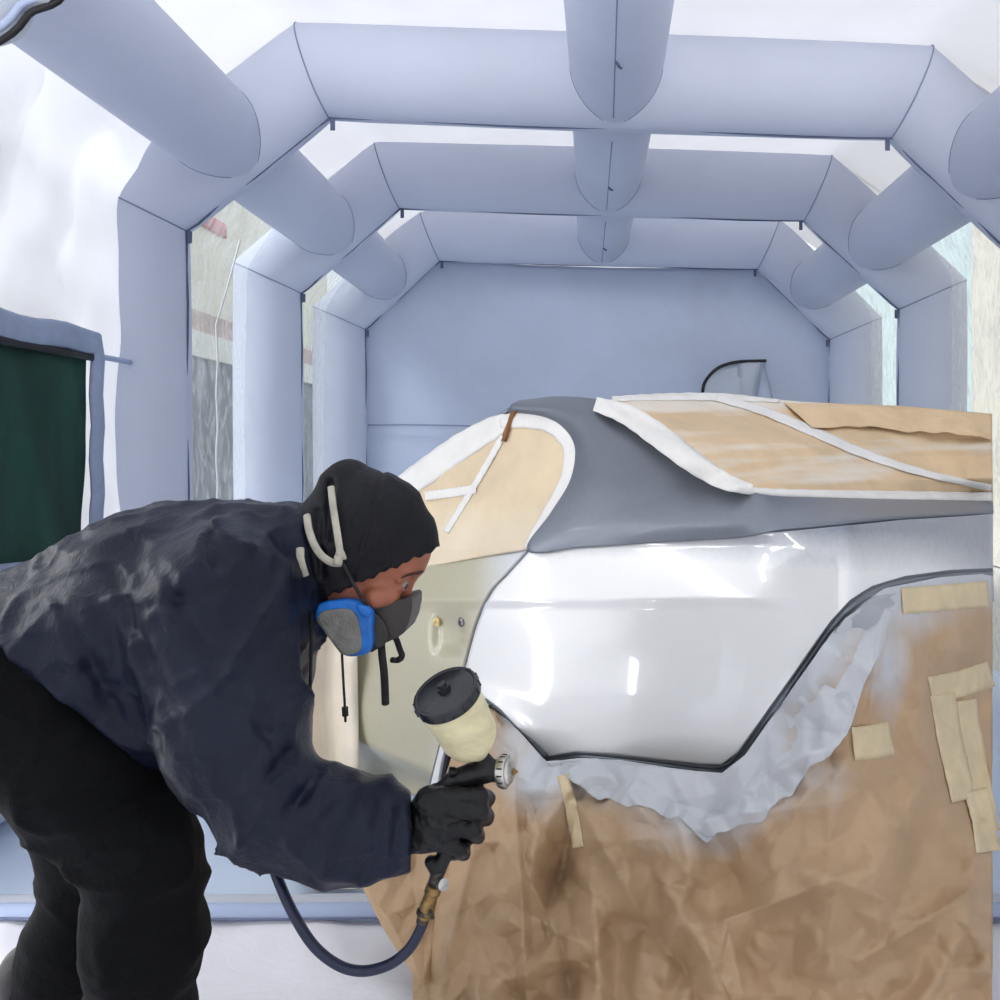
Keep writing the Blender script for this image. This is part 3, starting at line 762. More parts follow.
ribbon_on('tape_strip', [(612,399),(660,397),(720,397),(780,401)], [5, 7, 8, 3], d_rw, M['white_tape'], rw, .012)
T = [(784,403),(820,405),(860,406),(910,408),(992,415)]; B = [(812,424),(850,424),(900,430),(945,434),(992,440)]
UV, t = pairs_idx(T, B, 90, 24); u, v = UV[..., 0], UV[..., 1]+fbm(UV[..., 0]/25, UV[..., 1]*0, UV[..., 0]*0+1, 2)*3*np.linspace(0, 1, 24)[:, None]
o = grid('paper_flap', PA(u, v, np.minimum(d_rw(u, v), 3.3)-.03-.015*cC(u*.7, v)), M['pale_paper'], rw, solid=.0015); spray_attr(o, np.full(u.size, -.1))

# side window paper
sw = empty('masking_paper', P(480, 490, 2.6), 'beige masking paper sheet with white tape covering the side window behind the hooded head', 'masking paper', 'masking paper sheets on the car')
T = [(330,545),(395,489),(420,470),(455,443),(490,421),(518,410),(548,416),(568,429),(578,448)]
B = [(330,583),(395,572),(425,567),(460,561),(500,554),(530,549),(552,516),(573,483),(579,456)]
def d_sw(u, v): return d_up(u, v)-.008-.004*cA(np.asarray(u)*1.5, v)
UV, t = pairs_idx(T, B, 110, 60); u, v = UV[..., 0], UV[..., 1]
o = grid('paper', PA(u, v, d_sw(u, v)-.004*cB(u, v)), M['side_paper'], sw, solid=.0015); spray_attr(o, np.clip((v-500)/80, -.3, .35))
ribbon_on('tape_edge', [(330,548),(398,492),(428,470),(462,446),(495,427),(515,419)], [22, 24, 26, 26, 22, 12], d_sw, M['white_tape'], sw)
ribbon_on('tape_edge', [(500,424),(522,420),(548,424),(564,436),(571,452),(566,480),(550,508),(533,536),(527,549)], [10, 16, 16, 16, 15, 12, 9, 7, 5], d_sw, M['white_tape'], sw, .008)
ribbon_on('tape_strip', [(503,436),(478,480),(446,532)], 6, d_sw, M['white_tape'], sw, .008)
ribbon_on('tape_strip', [(425,496),(450,493),(476,489)], 9, d_sw, M['white_tape'], sw, .009)
M['brown_tab'] = simple('brown_paper_tab', (138, 92, 52), .7, bump=(30, .3))
A = np.array([[np.array(P(a+j*1.6, b+abs(j)*1.2, float(d_up(a, b))-.02-.012*math.sin(j+1))) for j in range(-2, 3)] for a, b in catmull([(503,440),(507,428),(511,416),(516,408),(523,406)], 12)])
grid('torn_tab', A, M['brown_tab'], sw, solid=.0015)

# pale paper over the front of the car, left of the door
fp = empty('masking_paper', P(330, 700, 2.95), 'stained cream paper sheet hanging left of the yellow door behind the painter', 'masking paper', 'masking paper sheets on the car')
T = [(285,585),(310,583),(335,582),(356,580)]; B = [(300,884),(322,888),(340,889),(361,889)]
UV, t = pairs_idx(T, B, 40, 110); u, v = UV[..., 0], UV[..., 1]
u = u+np.where(True, 0, 0); D = np.minimum(2.9-.0*u-.03*cB(u, v)-.04*np.sin(u/9), LIM/(v-V0))
M['cream_paper'] = paper_mat('cream_stained_paper', (232, 222, 204), (190, 150, 105), .6, var=.04)
o = grid('paper', PA(u, v, D), M['cream_paper'], fp, solid=.002); spray_attr(o, np.clip(.7*fbm(u/30, v/60, u*0+9, 3)+.4*np.clip((316-u)/12, -1, 1), -.3, .7)-.1)

# tape patches on the rear paper
def tape(ctrl, w, label, off=.007):
    o = ribbon_on('masking_tape', ctrl, w, drape_d, M['tape'], None, off, 30, .2, mode=lin); tag(o, label, 'tape', 'tape strips on the brown paper'); return o
tape([(902,601),(940,598),(988,594)], 26, 'broad tape strip along the top of the brown paper under the tail panel')
tape([(853,744),(872,742),(891,738)], 34, 'square tape patch at the end of the silver sprayed strip')
tape([(930,690),(960,684),(991,674)], 26, 'tilted tape strip topmost of the cluster on the rear brown paper')
tape([(942,694),(950,740),(964,800)], 25, 'steep tape strip running down the middle of the tape cluster', .010)
tape([(966,700),(976,760),(990,832)], 20, 'outer steep tape strip at the right end of the brown paper', .009)
tape([(976,790),(984,820),(988,852)], 24, 'lowest tape strip of the cluster at the right end of the brown paper', .013)
tape([(563,775),(570,800),(578,848)], 12, 'narrow tape strip below the front end of the sprayed strip', .010)
# ================================================================== the painter
def surfnet(xs, ys, zs, F):
    """surface of F < 0 on a rectilinear grid as one closed quad mesh"""
    s = F < 0; nx, ny, nz = F.shape
    cs = np.zeros((nx-1, ny-1, nz-1), np.int8)
    for i in (0, 1):
        for j in (0, 1):
            for k in (0, 1): cs += s[i:nx-1+i, j:ny-1+j, k:nz-1+k]
    I, J, K = np.nonzero((cs > 0) & (cs < 8)); idx = -np.ones(cs.shape, np.int64); idx[I, J, K] = np.arange(len(I))
    P_ = np.zeros((len(I), 3)); n = np.zeros(len(I)); X = (xs, ys, zs)
    for ax in range(3):
        o = [q for q in range(3) if q != ax]
        for a in (0, 1):
            for b in (0, 1):
                c0 = [I, J, K]; c0[o[0]] = c0[o[0]]+a; c0[o[1]] = c0[o[1]]+b; c1 = list(c0); c1[ax] = c1[ax]+1
                f0, f1 = F[tuple(c0)], F[tuple(c1)]; m = (f0 < 0) != (f1 < 0)
                t = np.where(m, f0/np.where(m, f0-f1, 1), 0)
                for q in range(3):
                    p = X[q][c0[q]]
                    if q == ax: p = p+(X[q][c1[q]]-p)*t
                    P_[:, q] += np.where(m, p, 0)
                n += m
    P_ /= n[:, None]; Q = []
    for ax in range(3):
        o = [q for q in range(3) if q != ax]
        a0 = [slice(None)]*3; a1 = [slice(None)]*3; a0[ax] = slice(0, -1); a1[ax] = slice(1, None)
        for q in o: a0[q] = a1[q] = slice(1, -1)
        s0, s1 = s[tuple(a0)], s[tuple(a1)]; E = np.array(np.nonzero(s0 != s1)); fl = s0[tuple(E)]
        base = E.copy(); base[o[0]] += 1; base[o[1]] += 1
        def cell(d0, d1):
            b = base.copy(); b[o[0]] -= d0; b[o[1]] -= d1; return idx[b[0], b[1], b[2]]
        q = np.stack([cell(1, 1), cell(0, 1), cell(0, 0), cell(1, 0)], 1)
        flip = fl if ax != 1 else ~fl
        q = np.where(flip[:, None], q, q[:, ::-1]); Q.append(q)
    Q = np.vstack(Q); Q = Q[(Q >= 0).all(1)]
    return P_, Q
def sdf_mesh(name, f, lo, hi, step, mat, parent=None, axes=None, relax=1):
    X = axes or [np.arange(lo[i], hi[i]+step, step) for i in range(3)]
    x, y, z = np.meshgrid(*[a.astype(np.float32) for a in X], indexing='ij')
    F = f(x, y, z).astype(np.float64); V, Q = surfnet(X[0], X[1], X[2], F)
    for _ in range(relax):                # light smoothing of the voxel steps
        acc = np.zeros_like(V); c = np.zeros(len(V))
        for a, b in ((0, 1), (1, 2), (2, 3), (3, 0)):
            np.add.at(acc, Q[:, a], V[Q[:, b]]); np.add.at(acc, Q[:, b], V[Q[:, a]]); np.add.at(c, Q[:, a], 1); np.add.at(c, Q[:, b], 1)
        V = V*.5+.5*acc/c[:, None]
    off = np.array(parent_loc(parent)); me = bpy.data.meshes.new(name)
    V = V-off
    me.vertices.add(len(V)); me.vertices.foreach_set('co', V.astype(np.float32).ravel())
    me.loops.add(Q.size); me.loops.foreach_set('vertex_index', Q.ravel().astype(np.int32))
    me.polygons.add(len(Q)); me.polygons.foreach_set('loop_start', np.arange(0, Q.size, 4, dtype=np.int32))
    me.update(calc_edges=True); me.validate(); me.polygons.foreach_set('use_smooth', [True]*len(me.polygons))
    return link(name, me, mat, parent)
def rc(x, y, z, a, b, r1, r2, sy=1.):
    """round cone from a to b; sy stretches it across the body (Y)"""
    bx, by, bz = b[0]-a[0], (b[1]-a[1])/sy, b[2]-a[2]; L = bx*bx+by*by+bz*bz+1e-9
    px, py, pz = x-a[0], (y-a[1])/sy, z-a[2]
    t = np.clip((px*bx+py*by+pz*bz)/L, 0, 1)
    return np.sqrt((px-t*bx)**2+(py-t*by)**2+(pz-t*bz)**2)-(r1+(r2-r1)*t)
def smin(a, b, k):
    h = np.clip(.5+.5*(b-a)/k, 0, 1); return b+(a-b)*h-k*h*(1-h)
def chain(x, y, z, pts, k=.03, sy=1., off=0.):
    """pts: (u, v, d, r) joints"""
    W = [(P(*q[:3]), q[3]-off) for q in pts]; d = None
    for (a, ra), (b, rb) in zip(W[:-1], W[1:]):
        e = rc(x, y, z, a, b, ra, rb, sy); d = e if d is None else smin(d, e, k)
    return d
def pxplane(x, y, z, p, q):
    """signed distance (m, at the body's distance) from the vertical-in-depth plane through picture points p, q; + on the right of p->q"""
    u = U0+x/y*FOC; v = V0-(z-EYE)/y*FOC
    dx, dy = q[0]-p[0], q[1]-p[1]; L = math.hypot(dx, dy)
    return ((u-p[0])*(-dy)+(v-p[1])*dx)/L*y/FOC

BD = 1.75
TORSO = [(-20,692,BD,.158), (75,650,BD,.158), (165,608,BD,.162), (238,594,BD,.158), (296,560,BD,.085)]
FRONT = [(110,690,BD,.125), (180,690,BD,.125), (245,682,BD,.095)]
ARM_U = [(212,602,1.57,.116), (234,738,1.50,.098), (268,804,1.47,.080)]
ARM_F = [(268,804,1.47,.081), (330,824,1.485,.074), (392,828,1.497,.056), (425,826,1.50,.040)]
FAR_U = [(215,605,1.93,.110), (222,725,1.99,.080)]
FAR_F = [(222,725,1.99,.080), (150,752,1.97,.062), (105,772,1.94,.045)]
LEG_N = [(8,698,1.66,.118), (78,775,1.635,.100), (144,855,1.62,.083), (143,940,1.635,.084), (139,1105,1.68,.078)]
LEG_F = [(20,695,1.84,.112), (66,785,1.86,.090), (94,862,1.88,.078), (68,950,1.90,.074), (34,1035,1.92,.070)]
HEAD = P(365, 550, BD)

def wrinkle(x, y, z, amp, seed=0, el=1.):
    """creased cloth: warped ridges running down the back and round the sleeves, plus soft slack"""
    wx = .06*vn(x*5+seed, y*5, z*5); wz = .06*vn(x*5+9, y*5+seed, z*5+4)
    s = (x+wx)*.80-(z+wz)*.60; t = (x+wx)*.60+(z+wz)*.80
    r1 = np.clip(1-np.abs(vn(s*3.2+seed, t*9*el, y*5))*2.2, 0, 1)**2
    r2 = np.clip(1-np.abs(vn(s*11+5+seed, t*5, y*8+2))*2.4, 0, 1)**2
    r3 = np.clip(1-np.abs(vn(x*20+seed, y*16, z*20+3))*2.6, 0, 1)**2
    soft = vn(x*6+seed+3, y*6, z*5)
    return amp*(r1*.55+r2*.58+r3*.30+soft*.4-.3)
def with_wrinkle(d, x, y, z, amp, seed=0, el=1.):
    m = np.abs(d) < .05; d = d.copy(); d[m] -= wrinkle(x[m], y[m], z[m], amp, seed, el); return d

def jacket_f(x, y, z):
    t = smin(chain(x, y, z, TORSO, .06, 1.25), chain(x, y, z, FRONT, .05, 1.3), .08)
    hem = pxplane(x, y, z, (0, 643), (150, 772))          # + below the hem
    t = np.maximum(t, hem)
    n = smin(chain(x, y, z, ARM_U, .04), chain(x, y, z, ARM_F, .03), .025)
    n = smin(n, rc(x, y, z, P(202,655,1.56), P(228,740,1.50), .098, .080), .05)      # slack of the sleeve
    f = smin(chain(x, y, z, FAR_U, .04), chain(x, y, z, FAR_F, .03), .03)
    d = smin(smin(t, n, .045), f, .05)
    d = with_wrinkle(d, x, y, z, .019, 1.3)
    # big sleeve folds at the crook of the elbow and the gathered cuff
    u = U0+x/y*FOC; v = V0-(z-EYE)/y*FOC; near = np.clip((1.62-y)/.08, 0, 1)
    for (p, q, w, a) in (((292,745),(262,790),7,.016), ((318,775),(285,815),7,.016), ((345,800),(300,852),6,.010), ((400,800),(392,865),5,.010), ((383,795),(372,872),6,.010), ((235,700),(300,770),8,.012), ((110,560),(190,760),9,.012), ((150,545),(240,720),8,.011), ((60,600),(130,740),9,.012), ((130,610),(240,585),8,.010),((205,510),(225,590),7,.010),((250,510),(262,560),7,.010)):
        dx, dy = q[0]-p[0], q[1]-p[1]; L2 = dx*dx+dy*dy; tt = np.clip(((u-p[0])*dx+(v-p[1])*dy)/L2, 0, 1)
        r = np.hypot(u-p[0]-tt*dx, v-p[1]-tt*dy); env = np.sin(math.pi*np.clip(tt, .02, .98))**.8; w_ = w*(.55+.35*env); d = d+near*env*a*(.6*np.exp(-(r/w_)**2)-.5*np.exp(-((r-1.9*w_)/(1.3*w_))**2))
    d = np.maximum(d, np.where(y < 1.62, (u-411)/FOC*1.5, -1))                     # cuff end
    return d
def trousers_f(x, y, z):
    d = smin(chain(x, y, z, LEG_N, .04), chain(x, y, z, LEG_F, .04), .03)
    d = smin(d, rc(x, y, z, P(-10,690,1.67), P(-10,690,1.83), .15, .15), .06)
    d = smin(d, rc(x, y, z, P(-10,690,BD), P(70,660,BD), .150, .140, 1.2), .05)
    m = np.abs(d) < .05; d = d.copy()
    xx, yy, zz = x[m], y[m], z[m]
    d[m] -= .013*(np.clip(1-np.abs(vn(xx*8+zz*9, yy*6, zz*19-xx*7))*2.3, 0, 1)**2*.7*np.exp(-((zz-.55)/.25)**2)+np.clip(1-np.abs(vn(xx*12+7, yy*6, zz*5))*2.4, 0, 1)**2*.25)
    d[m] -= .010*((.5-np.abs(vn(xx*5-zz*3, yy*8, zz*16+xx*9)))*.9+(.5-np.abs(vn(xx*14+4, yy*9, zz*22)))*.5)
    return np.maximum(d, .075-z)
# ---- hood
def head_core(x, y, z, off=0.):
    d = rc(x, y, z, P(347,548,BD), P(386,545,BD), .082+off, .080+off, .84)
    d = smin(d, rc(x, y, z, P(374,578,BD), P(372,625,BD), .051+off, .026+off, .95), .03)
    return d
def hood_shape(x, y, z):
    d = rc(x, y, z, P(345,540,BD), P(370,531,BD), .094, .093, .90)
    d = smin(d, rc(x, y, z, P(347,483,BD), P(370,512,BD), .041, .07, 1.), .045)
    d = smin(d, rc(x, y, z, P(404,541,BD), P(390,530,BD), .0575, .068, .95), .03)
    d = smin(d, rc(x, y, z, P(335,560,BD), P(296,566,BD), .085, .075, 1.1), .04)
    return d
def hood_f(x, y, z):
    d = hood_shape(x, y, z)
    m = np.abs(d) < .04; d = d.copy(); xx, yy, zz = x[m], y[m], z[m]
    fold = (.5-np.abs(vn(xx*9-zz*9+3, yy*8, xx*14+zz*14)))*.8+(.5-np.abs(vn(xx*26, yy*20, zz*13)))*.35
    u = U0+x/y*FOC; v = V0-(z-EYE)/y*FOC
    rimd = np.abs(pxplane(xx, yy, zz, (437, 549), (318, 601)))
    d[m] -= .0085*fold*np.clip(rimd/.05, .1, 1)+.005*np.exp(-(rimd/.009)**2)
    # gathers behind the harness and a soft seam over the crown
    for (p, q, w, a) in (((331,482),(327,540),4,.010), ((318,512),(322,575),4,.008), ((385,466),(350,590),2.0,.003), ((300,530),(310,590),4,.008)):
        dx, dy = q[0]-p[0], q[1]-p[1]; L2 = dx*dx+dy*dy; tt = np.clip(((u-p[0])*dx+(v-p[1])*dy)/L2, 0, 1)
        r = np.hypot(u-p[0]-tt*dx, v-p[1]-tt*dy); d = d+a*np.exp(-(r/w)**2)
    d = smin(d, head_core(x, y, z, .008), .01); inner = head_core(x, y, z, .0015)
    lip = .002*np.sin(u*.55)+.0015*np.sin(u*.23+1)
    op = -pxplane(x, y, z, (437, 549), (318, 601))
    op2 = np.minimum(op+lip, (u-322)/FOC*BD)                                      # > 0 in the face opening
    neck = rc(x, y, z, P(345,575,BD), P(280,575,BD), .058, .068)
    return np.maximum(np.maximum(d, op2), -np.minimum(inner, neck))
# ---- body
def body_f(x, y, z):
    d = head_core(x, y, z)
    jaw = rc(x, y, z, P(350,590,BD), P(372,622,BD), .045, .03, 1.2); d = smin(d, jaw, .02)
    for s in (-1, 1):
        d = smin(d, rc(x, y, z, P(389,594,BD+s*.038), P(375,598,BD+s*.055), .020, .018), .015)       # cheekbone
        d = smin(d, rc(x, y, z, P(418,569,BD+s*.008), P(406,574,BD+s*.045), .0085, .007), .010)      # brow
        e = P(408,583.5,BD+s*.032); d = -smin(-d, np.sqrt((x-e[0])**2+(y-e[1])**2+(z-e[2])**2)-.0125, .008)   # socket
        d = smin(d, rc(x, y, z, P(406,579,BD+s*.022), P(399,580.5,BD+s*.048), .0066, .006), .005)      # upper lid
        d = smin(d, rc(x, y, z, P(405,588.6,BD+s*.022), P(398,588.6,BD+s*.048), .0058, .0055), .005)      # lower lid
        d = smin(d, rc(x, y, z, P(345,570,BD+s*.072), P(341,588,BD+s*.068), .010, .006), .006)       # ear
    d = smin(d, rc(x, y, z, P(410,577,BD), P(404,602,BD), .0080, .011), .010)                        # nose
    d = smin(d, rc(x, y, z, P(398,620,BD-.018), P(398,620,BD+.018), .009, .009), .01)                # lips
    d = smin(d, rc(x, y, z, P(345,575,BD), P(280,575,BD), .053, .060), .03)                          # neck
    o = .035
    t = smin(chain(x, y, z, TORSO[:4], .06, 1.2, o), chain(x, y, z, FRONT, .05, 1.2, o), .06)
    n = smin(chain(x, y, z, ARM_U, .04, 1., .04), chain(x, y, z, [(262,803,1.47,.045), (330,824,1.485,.040), (392,828,1.497,.030), (418,827,1.50,.027), (440,818,1.495,.026)], .02), .02)
    f = smin(chain(x, y, z, FAR_U, .04, 1., .035), chain(x, y, z, [(222,725,1.99,.045), (150,752,1.97,.036), (105,772,1.94,.027), (85,782,1.935,.024)], .02), .02)
    l = smin(chain(x, y, z, LEG_N, .03, 1., .026), chain(x, y, z, LEG_F, .03, 1., .026), .03)
    for (u, v, dd) in ((139,1105,1.68), (34,1035,1.92)):
        a = P(u, v, dd); l = smin(l, rc(x, y, z, (a[0], a[1], .06), (a[0]+.15, a[1]-.01, .04), .038, .03), .02)
    return smin(smin(smin(smin(d, t, .03), n, .03), f, .03), l, .03)

M['skin'] = simple('skin', (160, 97, 74), .5, bump=(160, .12), var=(28, .07))
M['jacket'] = simple('navy_nylon', (23, 28, 44), .38, spec=.2, bump=(42, .35, .6), var=(5, .12))
M['hood'] = simple('dark_navy_hood', (13, 14, 21), .55, spec=.25, bump=(55, .35, .6), var=(8, .12))
M['trousers'] = simple('black_work_trousers', (8, 9, 12), .8, spec=.15, bump=(70, .35, .4), var=(8, .15))
M['glove'] = simple('black_nitrile', (11, 12, 15), .36, spec=.35, bump=(60, .45, .8), var=(20, .3))
M['boot'] = simple('black_boot', (28, 26, 26), .5, bump=(60, .2))
hx = HEAD
def axis_steps(lo, hi, step, flo, fhi, fine):
    a = list(np.arange(lo, flo, step))+list(np.arange(flo, fhi, fine))+list(np.arange(fhi, hi+step, step)); return np.array(a)
ax_ = [axis_steps(-1.34, -.20, .011, -.49, -.29, .0030), axis_steps(1.36, 2.14, .011, 1.65, 1.85, .0034), axis_steps(-.012, 1.22, .011, .84, 1.10, .0030)]
person = sdf_mesh('person', body_f, None, None, None, M['skin'], None, ax_)
tag(person, 'painter in a dark hooded suit bending forward, spray gun in a gloved hand', 'person')
sdf_mesh('jacket', jacket_f, (-1.36, 1.33, .42), (-.24, 2.16, 1.16), .0062, M['jacket'], person)
sdf_mesh('trousers', trousers_f, (-1.36, 1.44, .05), (-.5, 2.06, .98), .0070, M['trousers'], person)
sdf_mesh('hood', hood_f, (-.56, 1.62, .86), (-.25, 1.88, 1.215), .0026, M['hood'], person)
for (u, v, dd) in ((139,1105,1.68), (34,1035,1.92)):
    a = P(u, v, dd); ax0, ay0 = a[0], a[1]
    def boot_f(x, y, z):
        d = rc(x, y, z, (ax0-.03, ay0, .055), (ax0+.17, ay0-.015, .045), .055, .046)
        d = smin(d, rc(x, y, z, (ax0, ay0, .06), (ax0-.005, ay0, .20), .055, .058), .03)
        return np.maximum(d, .001-z)
    b = sdf_mesh('boot', boot_f, (ax0-.12, ay0-.09, -.012), (ax0+.25, ay0+.09, .27), .006, M['boot'], person)
# gloves
FING = [[(446,796,1.480,.0125),(479,796,1.484,.0118),(487,798,1.512,.0105),(470,801,1.540,.0095)],
        [(448,810,1.474,.0128),(481,812,1.481,.0120),(486,817,1.512,.0108),(466,819,1.543,.0098)],
        [(445,827,1.476,.0122),(473,831,1.483,.0115),(477,836,1.513,.0104),(457,838,1.543,.0094)],
        [(439,842,1.482,.0112),(460,849,1.488,.0105),(463,853,1.513,.0094),(446,854,1.538,.0085)]]
def glove_f(x, y, z):
    d = rc(x, y, z, P(416,828,1.50), P(436,812,1.49), .031, .030, .9)
    d = smin(d, rc(x, y, z, P(430,803,1.487), P(447,802,1.484), .022, .018), .02)
    d = smin(d, rc(x, y, z, P(432,832,1.493), P(444,828,1.488), .028, .020), .02)
    for i, c in enumerate(FING): d = smin(d, chain(x, y, z, c, .004), .009 if i else .007)
    d = smin(d, chain(x, y, z, [(424,805,1.515,.017),(436,795,1.545,.0145),(452,791,1.552,.0125),(466,793,1.549,.011)], .006), .012)
    d = smin(d, rc(x, y, z, P(413,830,1.50), P(406,832,1.50), .0305, .032), .006)
    m = np.abs(d) < .02; d = d.copy(); xx, yy, zz = x[m], y[m], z[m]
    d[m] -= .0032*((.5-np.abs(vn(xx*50+zz*30, yy*30, zz*46-xx*20)))+(.5-np.abs(vn(xx*95, yy*60, zz*95)))*.4)
    u = U0+x/y*FOC
    return np.maximum(d, (409.5-u)/FOC*1.5)
gl_ = sdf_mesh('glove', glove_f, (-.31, 1.43, .57), (-.145, 1.60, .74), .0016, M['glove'], person)
# the other glove, closed on the far thigh (mirrored across the body)
me2 = gl_.data.copy(); cs = [Vector(v.co) for v in me2.vertices]; c0 = P(412, 828, 1.50); c1 = P(112, 770, 1.94)
rot = Matrix.Rotation(math.radians(195), 3, 'Y')
for vtx in me2.vertices:
    q = vtx.co-c0; q = Vector((q.x, -q.y, q.z)); vtx.co = c1+rot @ q
me2.flip_normals(); g2 = link('glove', me2, None, person)
M['eye'] = simple('eye_white', (150, 138, 130), .2); M['iris'] = simple('iris', (52, 36, 28), .15); M['brow'] = simple('eyebrow_hair', (62, 38, 30), .8, bump=(200, .5))
for s in (-1, 1):
    e = P(402.5, 584, BD+s*.032)
    V, F = sweep([e+Vector((0, 0, .0098*math.cos(a))) for a in np.linspace(0, math.pi, 12)], [max(.0004, .0098*math.sin(a)) for a in np.linspace(0, math.pi, 12)], 16)
    ey = mesh('eye', V, F, M['eye'], person)
    dv = Vector((.82, s*.18, -.45)).normalized(); ir = lathe('iris', e+dv*.0082, dv, [(0, .0052), (.0014, .0046), (.0019, .002)], M['iris'], ey, 14)
    bp_ = catmull([(422,572.5,BD+s*.014),(415,574.5,BD+s*.034),(406,576,BD+s*.049),(399,579,BD+s*.057)], 14)
    V, F = sweep([P(*q)+Vector((.0035, s*.003, .002)) for q in bp_], [.0012, .0018, .0022, .0024, .0024, .0024, .0022, .0022, .002, .0018, .0016, .0014, .0012, .0008], 8)
    mesh('eyebrow', V, F, M['brow'], person)

def surf_d(f, u, v, d0=1.4, d1=2.0, n=400):
    ds = np.linspace(d0, d1, n); p = PA(u, v, ds); val = f(p[:, 0], p[:, 1], p[:, 2]); i = np.nonzero(val < 0)[0]
    return ds[i[0]] if len(i) else None
# drawcord of the hood hanging in front of the chest
M['cord_black'] = simple('black_cord', (14, 14, 18), .7)
tube('drawcord', [P(312, 612, 1.66), P(311, 650, 1.655), P(310, 700, 1.65), P(309, 750, 1.645), P(309, 772, 1.63), P(310, 790, 1.60)], .0028, M['cord_black'], person, 8)
# ================================================================== respirator
def prism(name, poly, d0, d1, mat, parent, bevel=.004, seg=3, shrink=0):
    """closed outline at image pixels poly, from distance d0 to d1"""
    n = len(poly); c = np.mean(poly, 0)
    V = [P(*(c+(np.array(p)-c)*(1-shrink)), d0) for p in poly]
    k = d0/d1
    V += [Vector((V[i].x, d1, V[i].z)) if shrink == 0 else (lambda q: Vector((q.x, d1, q.z)))(P(*p, d0)) for i, p in enumerate(poly)]
    F = [tuple(range(n)), tuple(range(2*n-1, n-1, -1))]+[(i, i+n, (i+1) % n+n, (i+1) % n) for i in range(n)]
    o = mesh(name, V, F, mat, parent, False)
    bmx = bmesh.new(); bmx.from_mesh(o.data); bmesh.ops.recalc_face_normals(bmx, faces=bmx.faces[:]); bmx.to_mesh(o.data); bmx.free()
    if bevel:
        b = o.modifiers.new('b', 'BEVEL'); b.width = bevel; b.segments = seg; b.limit_method = 'ANGLE'; b.angle_limit = math.radians(30)
    return o
M['rubber'] = simple('dark_rubber', (54, 50, 48), .55, bump=(60, .2), var=(25, .15))
M['blue_rim'] = simple('blue_plastic', (28, 118, 214), .45, bump=(50, .4), var=(18, .12))
M['pad'] = simple('grey_filter_pad', (128, 128, 124), .85, bump=(45, .6), var=(16, .2))
M['harness'] = simple('dusty_white_harness', (178, 174, 160), .6, bump=(50, .3), var=(22, .12))
M['strap'] = M['strap']; M['webbing'] = simple('black_webbing', (34, 32, 34), .75, bump=(90, .3))
rs = empty('respirator', P(390, 625, BD), 'half mask respirator with a blue rimmed grey filter worn by the painter', 'respirator')
face = [(371,607),(385,603),(400,599.5),(409,597),(412,599),(412,608),(409,622),(404,633),(397,638),(386,643),(376,650),(371,653),(366,650),(364,630),(366,612)]
prism('facepiece', face, 1.700, 1.80, M['rubber'], rs, .010, 4)
prism('valve_cover', [(374,612),(384,622),(389,637),(384,645),(376,650),(371,640),(370,622)], 1.690, 1.705, M['rubber'], rs, .003)
rim = catmull([(315,612),(319,604),(332,600.5),(347,599.5),(360,603),(369,610),(372,617),(371.5,630),(372,643),(368,653),(358,656.5),(348,657),(341,654),(334,645),(322,629),(315,620),(315,612)], 65)[:-1]
for sgn in (-1, 1):
    d0 = BD+sgn*.078; d1 = BD+sgn*.046
    rimo = prism('filter_rim', [tuple(p) for p in rim], min(d0, d1), max(d0, d1), M['blue_rim'], rs, .006, 3)
    padp = catmull([(318.5,616.5),(321,612.5),(330,610),(343,609),(352,611),(357,618),(359.5,628),(361,641),(359.5,651),(352,655),(344,655),(338,649),(329,637),(320,623),(318.5,616.5)], 50)[:-1]
    if sgn < 0: prism('filter_pad', [tuple(p) for p in padp], d0-.006, d0+.012, M['pad'], rs, .005, 3)
    else: prism('filter_pad', [tuple(p) for p in padp], d0-.012, d0+.006, M['pad'], rs, .005, 3)
prism('filter_pad', [(318,615),(316,621),(334,646),(341,655),(345,655),(330,634),(322,622)], BD-.080, BD-.06, M['pad'], rs, .003, 2)
# blue flap standing up where the cartridge clips on
prism('clip', [(356,604),(366,606),(372,613),(366,618),(360,616),(356,610)], BD-.092, BD-.070, M['blue_rim'], rs, .004, 2)
def on_hood(u, v, lift=.004):
    d = surf_d(hood_shape, u, v, 1.5, 1.9)
    return P(u, v, (d if d else 1.70)-lift)
def band(name, ctrl, w, mat, lift=.005, n=26, flat=.28):
    c = catmull(ctrl, n); pts = [on_hood(a, b, lift) for a, b in c]
    V, F = sweep(pts, w, 10, (Vector((0, 1, 0)), flat)); return mesh(name, V, F, mat, rs)
band('head_cradle', [(331,487),(333,505),(336,525),(339,545),(341,560)], [.0062]*22+[.008, .009, .0098, .0095], M['harness'], .014)
band('head_cradle', [(307,516),(309,530),(314,544),(321,555),(331,562),(341,563)], [.0066]*26, M['harness'], .012)
tube('cradle_buckle', [on_hood(334, 560, .018), on_hood(342, 561, .018)], .0085, M['harness'], rs, 10, (Vector((0, 1, 0)), .5))
tube('head_strap', [on_hood(342, 562, .016), on_hood(350, 577, .012), P(357, 590, 1.662), P(363, 601, 1.664), P(370, 611, 1.672)], .0030, M['webbing'], rs, 8)
jh = lambda x, y, z: np.minimum(jacket_f(x, y, z), hood_f(x, y, z))
tube('neck_strap', [P(a, b, (surf_d(jh, a, b, 1.4, 1.9) or 1.64)-.004) for a, b in ((300, 549), (300, 558), (302, 567), (305, 576))], .0075, M['harness'], rs, 8, (Vector((0, 1, 0)), .4))
def flat_strap(name, ctrl, d, w, mat):
    c = catmull(ctrl, 24); pts = [P(a, b, d+.006*math.sin(i*.4)) for i, (a, b) in enumerate(c)]
    V, F = sweep(pts, w, 8, (Vector((0, 1, 0)), .25)); return mesh(name, V, F, mat, rs)
flat_strap('hanging_strap', [(381,640),(382,655),(384,672),(385,690),(385.5,704)], 1.70, .0068, M['webbing'])
